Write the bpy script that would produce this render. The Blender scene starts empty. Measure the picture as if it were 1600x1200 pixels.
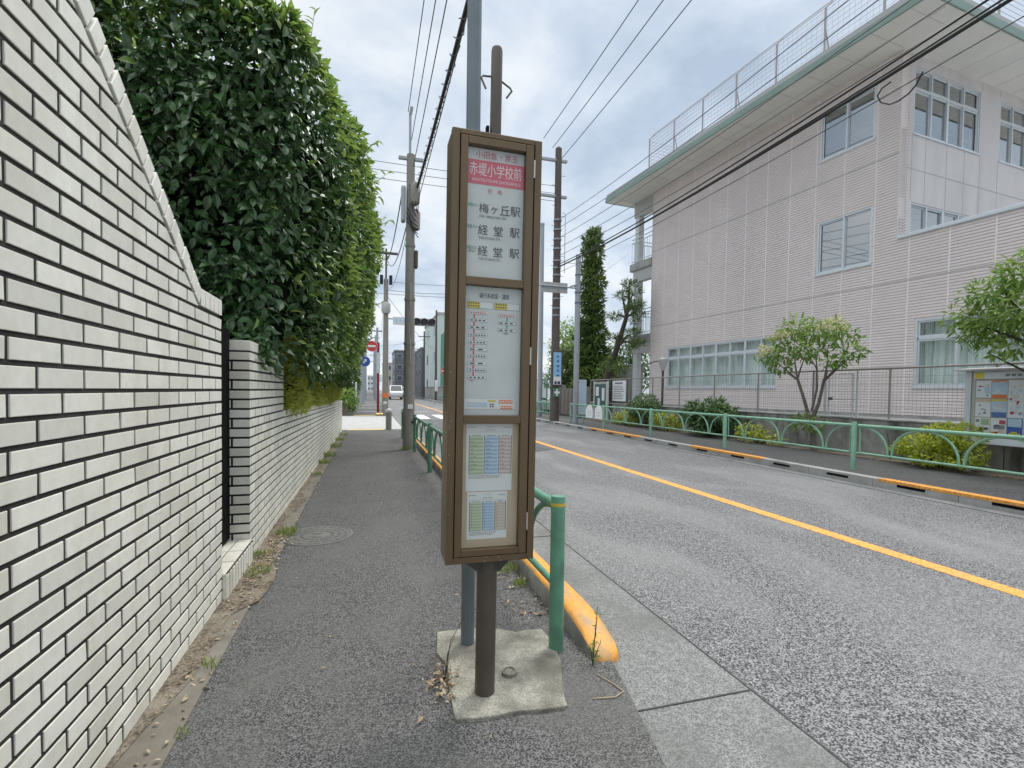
import bpy, math, random
import numpy as np
from mathutils import Vector, Matrix
random.seed(7); rng = np.random.default_rng(11)
S = bpy.context.scene
COL = S.collection
R_ = math.radians

# ------------------------------------------------------------------ camera
cam_d = bpy.data.cameras.new('camera'); cam = bpy.data.objects.new('camera', cam_d); COL.objects.link(cam)
cam_d.sensor_width = 36.0; cam_d.lens = 17.325; cam_d.shift_y = 0.0212
cam_d.clip_start = 0.05; cam_d.clip_end = 3000
def cam_matrix(yaw, pitch, roll, loc):
    c, s = math.cos(yaw), math.sin(yaw); p = -pitch
    f = Vector((s*math.cos(p), c*math.cos(p), math.sin(p))); r = Vector((c, -s, 0)); u = r.cross(f)
    cr, sr = math.cos(roll), math.sin(roll)
    r2 = r*cr + u*sr; u2 = u*cr - r*sr
    return Matrix(((r2.x, u2.x, -f.x, loc[0]), (r2.y, u2.y, -f.y, loc[1]), (r2.z, u2.z, -f.z, loc[2]), (0, 0, 0, 1)))
cam.matrix_world = cam_matrix(R_(16.168), R_(1.7), R_(0.8), (0, 0, 1.36))
S.camera = cam

# ------------------------------------------------------------------ world, sun, exposure
SUN_EL, SUN_AZ = 58.0, 50.0          # azimuth measured from +Y towards +X
W = bpy.data.worlds.new('World'); S.world = W; W.use_nodes = True
nt = W.node_tree; nt.nodes.clear()
def N(t, kind, **kw):
    n = t.nodes.new(kind)
    for k, v in kw.items(): setattr(n, k, v)
    return n
def lk(t, a, b): t.links.new(a, b)
out = N(nt, 'ShaderNodeOutputWorld'); bg = N(nt, 'ShaderNodeBackground'); bg.inputs[1].default_value = 0.1
sky = N(nt, 'ShaderNodeTexSky', sky_type='NISHITA'); sky.sun_disc = False
sky.sun_elevation = R_(SUN_EL); sky.sun_rotation = R_(SUN_AZ)
tc = N(nt, 'ShaderNodeTexCoord')
sep = N(nt, 'ShaderNodeSeparateXYZ'); lk(nt, tc.outputs['Generated'], sep.inputs[0])
# cloud deck: direction divided by height, so clouds shrink towards the horizon
zz = N(nt, 'ShaderNodeMath', operation='MAXIMUM'); lk(nt, sep.outputs[2], zz.inputs[0]); zz.inputs[1].default_value = 0.0
za = N(nt, 'ShaderNodeMath', operation='ADD'); lk(nt, zz.outputs[0], za.inputs[0]); za.inputs[1].default_value = 0.30
dv = N(nt, 'ShaderNodeVectorMath', operation='SCALE')
iv = N(nt, 'ShaderNodeMath', operation='DIVIDE'); iv.inputs[0].default_value = 1.0; lk(nt, za.outputs[0], iv.inputs[1])
lk(nt, tc.outputs['Generated'], dv.inputs[0]); lk(nt, iv.outputs[0], dv.inputs['Scale'])
no = N(nt, 'ShaderNodeTexNoise'); no.inputs['Scale'].default_value = 2.1; no.inputs['Detail'].default_value = 7; no.inputs['Roughness'].default_value = 0.56; no.inputs['Distortion'].default_value = 0.25
lk(nt, dv.outputs[0], no.inputs['Vector'])
rp = N(nt, 'ShaderNodeValToRGB'); lk(nt, no.outputs[0], rp.inputs[0])
e = rp.color_ramp.elements
e[0].position = 0.33; e[0].color = (0.44, 0.535, 0.665, 1)
e[1].position = 0.70; e[1].color = (1.0, 1.0, 1.0, 1)
m = rp.color_ramp.elements.new(0.46); m.color = (0.60, 0.69, 0.80, 1)
m = rp.color_ramp.elements.new(0.56); m.color = (0.78, 0.84, 0.90, 1)
# sky brightened overhead, past the frame top, as added light for the street
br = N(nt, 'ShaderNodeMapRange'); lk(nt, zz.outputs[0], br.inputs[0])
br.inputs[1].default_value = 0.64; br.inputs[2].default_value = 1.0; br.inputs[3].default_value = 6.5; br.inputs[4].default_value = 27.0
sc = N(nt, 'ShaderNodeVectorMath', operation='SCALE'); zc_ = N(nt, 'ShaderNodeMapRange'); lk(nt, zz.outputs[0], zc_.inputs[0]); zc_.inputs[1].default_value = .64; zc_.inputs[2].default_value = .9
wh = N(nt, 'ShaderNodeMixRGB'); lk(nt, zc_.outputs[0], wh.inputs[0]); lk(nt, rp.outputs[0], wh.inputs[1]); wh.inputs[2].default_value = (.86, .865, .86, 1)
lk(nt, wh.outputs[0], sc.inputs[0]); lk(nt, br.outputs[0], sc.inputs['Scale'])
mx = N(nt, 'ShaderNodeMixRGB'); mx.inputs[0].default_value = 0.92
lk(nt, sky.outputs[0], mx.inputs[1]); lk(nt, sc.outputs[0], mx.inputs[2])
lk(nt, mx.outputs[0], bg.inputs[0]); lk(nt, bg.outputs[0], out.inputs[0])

sun_d = bpy.data.lights.new('sun', 'SUN'); sun_d.energy = 1.3; sun_d.angle = R_(18); sun_d.color = (1, 0.96, 0.9)
sun = bpy.data.objects.new('sun', sun_d); COL.objects.link(sun)
el, az = R_(SUN_EL), R_(SUN_AZ)
to_sun = Vector((math.cos(el)*math.sin(az), math.cos(el)*math.cos(az), math.sin(el)))
sun.rotation_euler = to_sun.to_track_quat('Z', 'Y').to_euler()
S.view_settings.view_transform = 'Standard'; S.view_settings.look = 'None'
S.view_settings.exposure = 0.72; S.view_settings.gamma = 1.0

# ------------------------------------------------------------------ helpers
def srgb(r, g, b):
    f = lambda c: (c/255/12.92) if c/255 <= .04045 else ((c/255+.055)/1.055)**2.4
    return (f(r), f(g), f(b))
MATS = {}
def mat(name, c, rough=.6, metal=0., noise=None, stain=None, bump=None, spec=.5, c2=None, speck=None, trans=0., rows=None):
    """one procedural material: c base; c2 second colour mixed by the per-face value 'rnd'; noise=(scale, amount) fine variation;
    stain=(scale, colour, amount) broad patches of dirt; speck=(scale, amount) stone grain; bump=(scale, distance); trans = translucency"""
    m = bpy.data.materials.new(name); m.use_nodes = True; t = m.node_tree
    b = t.nodes['Principled BSDF']; o = t.nodes['Material Output']
    b.inputs['Roughness'].default_value = rough; b.inputs['Metallic'].default_value = metal
    b.inputs['Specular IOR Level'].default_value = spec
    tcn = N(t, 'ShaderNodeTexCoord'); P = tcn.outputs['Object']
    col = N(t, 'ShaderNodeRGB'); col.outputs[0].default_value = (*c, 1); cur = col.outputs[0]
    if c2 is not None:
        at = N(t, 'ShaderNodeAttribute', attribute_name='rnd')
        x = N(t, 'ShaderNodeMixRGB'); lk(t, at.outputs['Fac'], x.inputs[0]); lk(t, cur, x.inputs[1]); x.inputs[2].default_value = (*c2, 1); cur = x.outputs[0]
    def mul(cur, fac_socket, lo, hi):
        mr = N(t, 'ShaderNodeMapRange'); lk(t, fac_socket, mr.inputs[0]); mr.inputs[1].default_value = .25; mr.inputs[2].default_value = .75
        mr.inputs[3].default_value = lo; mr.inputs[4].default_value = hi
        v = N(t, 'ShaderNodeVectorMath', operation='SCALE'); lk(t, cur, v.inputs[0]); lk(t, mr.outputs[0], v.inputs['Scale']); return v.outputs[0]
    if noise:
        n = N(t, 'ShaderNodeTexNoise'); n.inputs['Scale'].default_value = noise[0]; n.inputs['Detail'].default_value = 6; n.inputs['Roughness'].default_value = .6
        lk(t, P, n.inputs['Vector']); cur = mul(cur, n.outputs[0], 1-noise[1], 1+noise[1])
    if speck:
        v = N(t, 'ShaderNodeTexVoronoi'); v.inputs['Scale'].default_value = speck[0]; lk(t, P, v.inputs['Vector'])
        s2 = N(t, 'ShaderNodeSeparateXYZ'); lk(t, v.outputs['Color'], s2.inputs[0]); cur = mul(cur, s2.outputs[0], 1-speck[1], 1+speck[1])
    if stain:
        n = N(t, 'ShaderNodeTexNoise'); n.inputs['Scale'].default_value = stain[0]; n.inputs['Detail'].default_value = 5; n.inputs['Distortion'].default_value = .6
        vm = N(t, 'ShaderNodeVectorMath', operation='MULTIPLY'); lk(t, P, vm.inputs[0]); vm.inputs[1].default_value = stain[3] if len(stain) > 3 else (1, 1, 1)
        lk(t, vm.outputs[0], n.inputs['Vector'])
        mr = N(t, 'ShaderNodeMapRange'); lk(t, n.outputs[0], mr.inputs[0]); mr.inputs[1].default_value = .45; mr.inputs[2].default_value = .68; mr.inputs[3].default_value = 0; mr.inputs[4].default_value = stain[2]
        x = N(t, 'ShaderNodeMixRGB'); lk(t, mr.outputs[0], x.inputs[0]); lk(t, cur, x.inputs[1]); x.inputs[2].default_value = (*stain[1], 1); cur = x.outputs[0]
    lk(t, cur, b.inputs['Base Color'])
    if bump:
        if speck and len(bump) > 2:
            n = N(t, 'ShaderNodeTexVoronoi'); n.inputs['Scale'].default_value = bump[0]; lk(t, P, n.inputs['Vector']); h = n.outputs['Distance']
        else:
            n = N(t, 'ShaderNodeTexNoise'); n.inputs['Scale'].default_value = bump[0]; n.inputs['Detail'].default_value = 4; lk(t, P, n.inputs['Vector']); h = n.outputs[0]
        bp = N(t, 'ShaderNodeBump'); bp.inputs['Distance'].default_value = bump[1]; bp.inputs['Strength'].default_value = 1.0
        lk(t, h, bp.inputs['Height']); lk(t, bp.outputs[0], b.inputs['Normal'])
    if trans:
        tr = N(t, 'ShaderNodeBsdfTranslucent'); lk(t, cur, tr.inputs[0]); ms = N(t, 'ShaderNodeMixShader'); ms.inputs[0].default_value = trans
        lk(t, b.outputs[0], ms.inputs[1]); lk(t, tr.outputs[0], ms.inputs[2]); lk(t, ms.outputs[0], o.inputs[0])
    MATS[name] = m
    return m
def glass(name, tint, refl=1.0):
    m = bpy.data.materials.new(name); m.use_nodes = True; t = m.node_tree; t.nodes.clear()
    o = N(t, 'ShaderNodeOutputMaterial'); tr = N(t, 'ShaderNodeBsdfTransparent'); tr.inputs[0].default_value = (*tint, 1)
    gl = N(t, 'ShaderNodeBsdfGlossy'); gl.inputs['Roughness'].default_value = .02
    lw_ = N(t, 'ShaderNodeLayerWeight'); lw_.inputs[0].default_value = .5
    pw = N(t, 'ShaderNodeMath', operation='POWER'); pw.inputs[1].default_value = 4.0; lk(t, lw_.outputs['Facing'], pw.inputs[0])
    k = N(t, 'ShaderNodeMath', operation='MULTIPLY_ADD'); k.inputs[1].default_value = .8; k.inputs[2].default_value = refl; k.use_clamp = True; lk(t, pw.outputs[0], k.inputs[0])
    ms = N(t, 'ShaderNodeMixShader'); lk(t, k.outputs[0], ms.inputs[0]); lk(t, tr.outputs[0], ms.inputs[1]); lk(t, gl.outputs[0], ms.inputs[2]); lk(t, ms.outputs[0], o.inputs[0])
    MATS[name] = m; return m

class MB:
    """collects shapes and links them as ONE mesh object"""
    def __init__(s): s.v = []; s.f = []; s.r = []
    def add(s, vs, fs, rnd=.5):
        b = len(s.v); s.v += [tuple(map(float, p)) for p in vs]
        for f in fs: s.f.append(tuple(i+b for i in f)); s.r.append(rnd)
        return s
    def box(s, x0, x1, y0, y1, z0, z1, rnd=.5, bev=0.):
        if x1 < x0: x0, x1 = x1, x0
        if y1 < y0: y0, y1 = y1, y0
        if z1 < z0: z0, z1 = z1, z0
        v = [(x, y, z) for z in (z0, z1) for y in (y0, y1) for x in (x0, x1)]
        return s.add(v, [(0, 2, 3, 1), (4, 5, 7, 6), (0, 1, 5, 4), (2, 6, 7, 3), (0, 4, 6, 2), (1, 3, 7, 5)], rnd)
    def quad(s, a, b, c, d, rnd=.5): return s.add([a, b, c, d], [(0, 1, 2, 3)], rnd)
    def prism(s, poly, axis, a, b, rnd=.5):
        """poly: list of 2-D points; axis 0/1/2 = extrusion axis from a to b"""
        def put(p, t):
            q = list(p); q.insert(axis, t); return tuple(q)
        n = len(poly); v = [put(p, a) for p in poly]+[put(p, b) for p in poly]
        ar = sum(poly[i][0]*poly[(i+1) % n][1]-poly[(i+1) % n][0]*poly[i][1] for i in range(n))
        flip = (ar > 0) ^ (axis == 1)
        f = [tuple(range(n)), tuple(range(2*n-1, n-1, -1))]+[(i, i+n, (i+1) % n+n, (i+1) % n) for i in range(n)]
        if flip: f = [tuple(reversed(q)) for q in f]
        if b < a: f = [tuple(reversed(q)) for q in f]
        return s.add(v, f, rnd)
    def tube(s, pts, r, n=8, rnd=.5, caps=True):
        pts = [Vector(p) for p in pts]; rs = r if isinstance(r, (list, tuple)) else [r]*len(pts)
        b = len(s.v); up = None
        for i, p in enumerate(pts):
            t = (pts[min(i+1, len(pts)-1)]-pts[max(i-1, 0)]).normalized()
            if up is None: up = t.orthogonal().normalized()
            u = (up-t*up.dot(t)).normalized(); w = t.cross(u); up = u
            for k in range(n):
                a = 2*math.pi*k/n; q = p+(u*math.cos(a)+w*math.sin(a))*rs[i]; s.v.append(tuple(q))
        for i in range(len(pts)-1):
            for k in range(n):
                s.f.append((b+i*n+k, b+i*n+(k+1) % n, b+(i+1)*n+(k+1) % n, b+(i+1)*n+k)); s.r.append(rnd)
        if caps:
            s.f.append(tuple(b+k for k in reversed(range(n)))); s.r.append(rnd)
            e = b+(len(pts)-1)*n; s.f.append(tuple(e+k for k in range(n))); s.r.append(rnd)
        return s
    def lathe(s, prof, c=(0, 0, 0), n=20, rnd=.5):
        b = len(s.v)
        for (r, z) in prof:
            for k in range(n):
                a = 2*math.pi*k/n; s.v.append((c[0]+r*math.cos(a), c[1]+r*math.sin(a), c[2]+z))
        for i in range(len(prof)-1):
            for k in range(n):
                s.f.append((b+i*n+k, b+i*n+(k+1) % n, b+(i+1)*n+(k+1) % n, b+(i+1)*n+k)); s.r.append(rnd)
        s.f.append(tuple(b+k for k in reversed(range(n)))); s.r.append(rnd)
        e = b+(len(prof)-1)*n; s.f.append(tuple(e+k for k in range(n))); s.r.append(rnd)
        return s
    def leaves(s, P, D, Nn, L, Wd, rnd, fold=.25, droop=.15):
        P, D, Nn = map(np.asarray, (P, D, Nn)); n = len(P)
        D = D/np.linalg.norm(D, axis=1)[:, None]; Nn = Nn-D*(Nn*D).sum(1)[:, None]; Nn /= np.linalg.norm(Nn, axis=1)[:, None]+1e-9
        Sd = np.cross(D, Nn); L = np.asarray(L)[:, None]; Wd = np.asarray(Wd)[:, None]; q = lambda t, w, k: P+D*L*t+Sd*Wd*w+Nn*(Wd*fold*k-L*droop*t*t)
        V = np.stack([P, q(.24, .40, .9), q(.60, .43, 1), q(1, 0, 0), q(.60, -.43, 1), q(.24, -.40, .9), q(.45, 0, 0)], 1).reshape(-1, 3)
        b = len(s.v); s.v += [tuple(p) for p in V.tolist()]
        for i in range(n):
            o = b+7*i; m = o+6; s.f += [(o, o+1, m), (o+1, o+2, m), (o+2, o+3, m), (o+3, o+4, m), (o+4, o+5, m), (o+5, o, m)]; s.r += [rnd[i]]*6
        return s
    def text(s, body, fn, h=None, w=None, cx=0., cz=0., align='c', depth=0., bold=0.):
        """lettering: body as flat outlines, size h (height) and/or w (width), centred at cx, cz, mapped to 3-D by fn(x, z)"""
        cu = bpy.data.curves.new('lettering', 'FONT'); cu.body = body; cu.resolution_u = 2; cu.offset = bold
        ob = bpy.data.objects.new('lettering', cu); COL.objects.link(ob)
        me = bpy.data.meshes.new_from_object(ob.evaluated_get(bpy.context.evaluated_depsgraph_get()))
        V = [v.co.copy() for v in me.vertices]; Fc = [tuple(p.vertices) for p in me.polygons]
        bpy.data.objects.remove(ob); bpy.data.curves.remove(cu); bpy.data.meshes.remove(me)
        if not V: return s
        x0, x1 = min(v.x for v in V), max(v.x for v in V); y0, y1 = min(v.y for v in V), max(v.y for v in V)
        sy = h/(y1-y0) if h else w/(x1-x0); sx = w/(x1-x0) if w else sy
        ox = {'c': cx-(x1-x0)*sx/2, 'l': cx}[align]
        return s.add([fn(ox+(v.x-x0)*sx, cz-(y1-y0)*sy/2+(v.y-y0)*sy) for v in V], Fc)
    def build(s, name, material, parent=None, smooth=False, off=None, bevel=0., ang=40):
        me = bpy.data.meshes.new(name); me.from_pydata(s.v, [], s.f); me.update()
        a = me.attributes.new('rnd', 'FLOAT', 'FACE'); a.data.foreach_set('value', np.array(s.r, dtype=np.float32))
        ms = material if isinstance(material, (list, tuple)) else [material]
        for q in ms: me.materials.append(MATS[q] if isinstance(q, str) else q)
        if smooth:
            me.shade_smooth(); me.set_sharp_from_angle(angle=R_(ang))
        o = bpy.data.objects.new(name, me); COL.objects.link(o)
        if parent is not None: o.parent = parent
        if off is not None: o.location = off
        if bevel:
            bm = o.modifiers.new('bevel', 'BEVEL'); bm.width = bevel; bm.segments = 2; bm.limit_method = 'ANGLE'; bm.angle_limit = R_(35)
        return o

def tag(o, label=None, cat=None, group=None, kind=None):
    if label: o['label'] = label
    if cat: o['category'] = cat
    if group: o['group'] = group
    if kind: o['kind'] = kind
    return o
class T:
    """a thing: an Empty at its base; part() adds meshes given in WORLD coordinates (local=True: in the thing's own)"""
    def __init__(s, name, label, cat, loc=(0, 0, 0), rot=(0, 0, 0), group=None):
        s.o = bpy.data.objects.new(name, None); COL.objects.link(s.o); s.o.empty_display_size = .1
        s.o.location = loc; s.o.rotation_euler = rot; s.loc = Vector(loc); tag(s.o, label, cat, group)
    def part(s, name, mb, material, sub=None, local=False, label=None, **kw):
        o = mb.build(name, material, sub if sub is not None else s.o, **kw)
        if not local and sub is None: o.location = -s.loc
        if label: o['label'] = label
        return o
def dup(root, loc, label=None, rotz=None):
    r = root.copy(); COL.objects.link(r); r.location = loc
    if label: r['label'] = label
    if rotz is not None: r.rotation_euler = (0, 0, rotz)
    for ch in list(root.children):
        c = ch.copy(); COL.objects.link(c); c.parent = r
        for g in list(ch.children):
            d = g.copy(); COL.objects.link(d); d.parent = c
    return r
def struct(name, mb, m, **kw):
    o = mb.build(name, m, **kw); o['kind'] = 'structure'; return o
def sag(p, q, s, n=14):
    p, q = Vector(p), Vector(q)
    return [p.lerp(q, t)-Vector((0, 0, 4*s*t*(1-t))) for t in [i/n for i in range(n+1)]]

# ------------------------------------------------------------------ materials
mat('sidewalk_asphalt', (.108, .108, .107), .9, noise=(28, .22), speck=(185, .62), stain=(1.6, (.135, .133, .126), .6), bump=(165, .004, 1), spec=.3)
mat('road_asphalt', (.158, .159, .161), .9, noise=(30, .3), speck=(150, .70), stain=(.8, (.25, .25, .25), .62, (1.3, .5, 1)), bump=(135, .004, 1), spec=.3)
mat('road_patch', (.105, .107, .11), .9, noise=(30, .25), speck=(125, .8), stain=(.9, (.17, .17, .17), .6, (1.6, .4, 1)), bump=(135, .004, 1), spec=.3)
mat('gutter_concrete', (.185, .19, .186), .9, noise=(22, .22), speck=(190, .35), stain=(1.8, (.125, .127, .122), .75), bump=(150, .002), spec=.25)
mat('joint_dark', (.065, .065, .062), .95, noise=(30, .4))
mat('verge_concrete', (.21, .195, .165), .9, noise=(5, .2), stain=(3, (.12, .10, .08), .7), bump=(90, .003), spec=.2)
mat('concrete', (.36, .36, .345), .9, noise=(9, .16), stain=(2.2, (.2, .195, .18), .75), bump=(60, .003), spec=.25)
mat('footing_concrete', (.27, .265, .225), .9, noise=(9, .35), speck=(240, .25), stain=(3.6, (.10, .095, .078), .9), bump=(70, .006), spec=.25)
mat('old_concrete', (.29, .285, .265), .9, noise=(6, .3), stain=(2.0, (.075, .073, .064), .95, (1, 1, .3)), bump=(40, .004), spec=.2)
mat('pale_paving', (.38, .38, .37), .9, noise=(2, .12), speck=(40, .2), spec=.2)
mat('soil', (.16, .135, .105), .95, noise=(12, .4), speck=(90, .4), stain=(5, (.28, .25, .2), .8), bump=(60, .012), spec=.1)
mat('earth', (.2, .2, .19), .95, noise=(.6, .2))
mat('orange_paint', (.66, .30, .045), .55, noise=(25, .14), stain=(11, (.30, .24, .15), .75), bump=(90, .0015))
mat('line_orange', (.70, .31, .055), .7, noise=(35, .16), speck=(90, .3), stain=(6, (.42, .27, .12), .45))
mat('line_white', (.75, .75, .73), .7, noise=(20, .12), speck=(80, .2))
mat('tactile_yellow', (.62, .43, .13), .8, noise=(12, .2))
mat('tile', (.83, .82, .735), .36, c2=(.68, .675, .60), noise=(30, .07), stain=(3.2, (.50, .46, .35), .42, (1, 1, .35)), bump=(35, .0008), spec=.4)
mat('mortar', (.020, .017, .016), .95, noise=(40, .4), stain=(3, (.055, .055, .05), .5), bump=(90, .004))
mat('black_steel', (.004, .004, .005), .7, spec=.1)
mat('bronze', (.150, .104, .058), .36, metal=.4, noise=(3, .1), stain=(5, (.105, .075, .05), .55, (1, 1, .3)), bump=(130, .0004))
mat('bronze_dark', (.04, .037, .033), .5, metal=.2, noise=(30, .25), stain=(7, (.08, .07, .058), .5))
mat('pole_brown', (.10, .086, .07), .5, metal=.3, noise=(8, .15), stain=(6, (.055, .05, .045), .6, (1, 1, .25)))
mat('pole_dark', (.062, .056, .05), .55, metal=.2, noise=(14, .2), stain=(8, (.11, .10, .09), .45, (1, 1, .3)))
mat('steel_grey', (.16, .195, .215), .5, metal=.4, noise=(9, .12), stain=(4, (.10, .12, .13), .5, (1, 1, .2)))
mat('galvanised', (.36, .39, .42), .5, metal=.4, noise=(10, .12), stain=(3, (.25, .28, .3), .4, (1, 1, .25)))
mat('pole_concrete', (.26, .25, .225), .85, noise=(7, .12), stain=(3, (.17, .16, .14), .6, (1, 1, .2)), bump=(70, .002))
mat('pole_umber', (.095, .078, .07), .8, noise=(6, .2), stain=(2, (.15, .13, .12), .5, (1, 1, .2)))
mat('rail_green', (.095, .255, .165), .42, noise=(6, .1), stain=(7, (.06, .12, .085), .7), spec=.5)
mat('rail_green_pale', (.22, .43, .305), .45, noise=(6, .1), stain=(5, (.14, .27, .19), .6), spec=.5)
mat('yellow_band', (.62, .44, .05), .5)
mat('hinge_steel', (.55, .54, .5), .35, metal=.8)
mat('paper', (.60, .635, .625), .5, noise=(2.5, .05), stain=(6, (.5, .525, .52), .4))
mat('paper_white', (.72, .75, .745), .5, noise=(4, .04))
mat('backboard', (.52, .43, .30), .7, noise=(7, .1), stain=(5, (.42, .33, .22), .5))
for nm, c in dict(ink_red=(.50, .055, .085), ink_pink=(.62, .10, .15), ink_white=(.78, .76, .76), ink_black=(.03, .03, .04), ink_green=(.10, .33, .22), ink_blue=(.07, .16, .38),
                  ink_yellow=(.66, .55, .07), ink_orange=(.75, .20, .05), tint_green=(.52, .60, .44), tint_blue=(.47, .60, .71), tint_red=(.66, .57, .54), tint_tan=(.62, .55, .45),
                  band_green=(.36, .46, .29), band_blue=(.30, .46, .62), band_red=(.53, .41, .39), band_tan=(.54, .48, .40), ink_grey=(.2, .2, .21)).items():
    mat(nm, c, .55)
glass('case_glass', (.98, .985, .985), .03); glass('window_glass', (.95, .98, .97), .04); glass('room_glass', (.74, .80, .81), .38)
mat('facade', (.72, .655, .635), .75, noise=(1.5, .05), stain=(.5, (.64, .585, .565), .55, (1, 1, .2)), bump=(120, .001))
mat('facade_joint', (.80, .75, .745), .75)
mat('panel_wall', (.60, .575, .575), .7, noise=(2, .05), stain=(1.0, (.48, .46, .455), .65, (1, 1, .16)))
mat('panel_joint', (.36, .355, .35), .8)
mat('soffit', (.74, .73, .70), .8, noise=(1.2, .05), stain=(.8, (.66, .65, .62), .4))
mat('fascia_green', (.20, .285, .25), .5, noise=(1.5, .08), stain=(.9, (.15, .21, .185), .4))
mat('roof_grey', (.4, .4, .4), .8)
mat('alu', (.60, .64, .67), .35, metal=.3, noise=(6, .04))
mat('alu_dark', (.06, .06, .065), .5)
mat('room', (.17, .18, .175), .9); mat('room_light', (.62, .66, .66), .6)
mat('curtain', (.80, .84, .82), .9, c2=(.68, .73, .71), noise=(3, .08))
mat('mesh_wire', (.30, .285, .265), .6, metal=.2); mat('mesh_white', (.60, .61, .62), .5)
mat('wire_black', (.012, .012, .014), .6); mat('wire_grey', (.10, .10, .115), .6)
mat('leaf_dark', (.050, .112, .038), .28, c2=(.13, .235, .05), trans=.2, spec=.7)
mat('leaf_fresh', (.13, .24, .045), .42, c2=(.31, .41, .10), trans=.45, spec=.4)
mat('leaf_lime', (.34, .42, .04), .5, c2=(.58, .62, .10), trans=.35, spec=.3)
mat('fence_grey', (.34, .33, .335), .6)
mat('leaf_yellow', (.30, .35, .05), .55, c2=(.52, .55, .12), trans=.3, spec=.3)
mat('leaf_tree', (.14, .26, .05), .45, c2=(.33, .45, .10), trans=.32, spec=.4)
mat('leaf_pine', (.045, .10, .03), .6, c2=(.24, .32, .075), trans=.12, spec=.25)
mat('leaf_shrub', (.04, .10, .03), .4, c2=(.17, .28, .07), trans=.18, spec=.5)
mat('flower_cream', (.60, .58, .30), .7, c2=(.72, .70, .42), trans=.3)
mat('twig', (.055, .042, .03), .9, noise=(20, .3)); mat('bark', (.075, .06, .048), .95, noise=(14, .35), bump=(40, .01))
mat('bark_grey', (.17, .15, .13), .95, noise=(14, .3), stain=(4, (.08, .07, .06), .6), bump=(40, .006))
mat('foliage_shade', (.012, .020, .010), 1., spec=0.)  # near-black colour stands for the shade inside dense foliage
mat('dry_leaf', (.22, .15, .085), .8, c2=(.46, .39, .28), spec=.2); mat('grass', (.13, .22, .035), .6, c2=(.30, .36, .09), trans=.3)
mat('dry_stem', (.36, .29, .19), .8); mat('iron', (.155, .155, .15), .6, metal=.35, noise=(20, .2), stain=(6, (.22, .21, .19), .5), bump=(60, .002))
mat('sign_red', (.62, .05, .05), .45); mat('sign_blue', (.03, .10, .40), .45); mat('sign_white', (.80, .81, .82), .5); mat('pole_red', (.28, .03, .05), .5)
mat('board_pale', (.62, .66, .68), .5, noise=(5, .05)); mat('board_green', (.05, .12, .10), .6); mat('board_grey', (.42, .42, .41), .5, noise=(5, .06)); mat('cork', (.42, .37, .31), .8, noise=(60, .15))
mat('car_white', (.75, .77, .79), .25, spec=.6); mat('car_glass', (.02, .025, .03), .08, spec=.8); mat('rubber', (.02, .02, .02), .8); mat('lamp_red', (.4, .02, .02), .3)
mat('ad_blue', (.30, .55, .80), .45, noise=(3, .1)); mat('wood_fence', (.20, .17, .15), .8, noise=(5, .15)); mat('net_green', (.10, .28, .20), .7)
mat('house_dark_hazy', (.125, .13, .145), .6, noise=(.8, .1)); mat('house_pale', (.58, .59, .58), .7, noise=(.5, .08)); mat('house_mint', (.50, .58, .55), .7, noise=(.4, .06)); mat('house_tan', (.42, .38, .34), .7, noise=(.5, .08))  # dark house colour lifted, so distance haze is painted in
mat('house_glass', (.06, .08, .10), .1, spec=.8); mat('signal_body', (.28, .29, .29), .5); mat('signal_lens', (.035, .035, .032), .25)
# ------------------------------------------------------------------ the setting
m_ = MB(); m_.box(-400, 400, -120, 900, -.60, -.13); struct('ground', m_, 'earth')
def sheet(poly, z, thick=.12):
    return MB().prism(poly, 2, z-thick, z)
struct('road', sheet([(1.60, -12), (7.45, -12), (7.45, 420), (1.60, 420)], -.030), 'road_asphalt')
# the near pavement: its kerb side runs flush into the gutter where the kerb ends
struct('sidewalk', sheet([(-.72, -10), (.85, -10), (.88, 0), (1.03, 1.45), (1.20, 2.26), (1.20, 17.3), (-.72, 17.3)], 0.0), 'sidewalk_asphalt')
struct('gutter', sheet([(.84, -10), (1.72, -10), (1.72, 420), (1.15, 420), (1.15, 2.2), (1.0, 1.42), (.84, 0)], -.012), 'gutter_concrete')
j_ = MB()
for y in (1.84, 4.35, 6.9, 9.4, 11.9): j_.box(1.02 if y < 2.2 else 1.255, 1.70, y, y+.008, -.02, -.0075)
j_.box(1.706, 1.716, -5, 60, -.02, -.0090)
struct('gutter_joint', j_, 'joint_dark')
struct('verge', sheet([(-1.0, -10), (-.705, -10), (-.705, 16.4), (-1.0, 16.4)], .006), 'verge_concrete')
v_ = MB()
ys = np.linspace(1.0, 16.3, 90)
wv = [(-.795+.045*math.sin(y*2.3)+.03*math.sin(y*5.1+1)+(.10 if 3.3 < y < 5.0 else 0)) for y in ys]
v_.add([(-.96, y, .0105) for y in ys]+[(w, y, .0105) for w, y in zip(wv, ys)], [(i, i+90, i+91, i+1) for i in range(89)])
struct('soil', v_, 'soil')
struct('road_patch', sheet([(1.72, 9.7), (3.0, 10.2), (4.36, 11.2), (4.36, 23), (1.72, 23)], -.0275, .05), 'road_patch')
struct('road_crack', MB().tube([(1.75, 9.68, -.029), (2.3, 9.93, -.029), (3.0, 10.17, -.029), (3.7, 10.74, -.029), (4.36, 11.18, -.029)], .007, 5), 'mortar')
struct('centre_line', MB().box(4.37, 4.53, -8, 260, -.05, -.026), 'line_orange')
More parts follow.
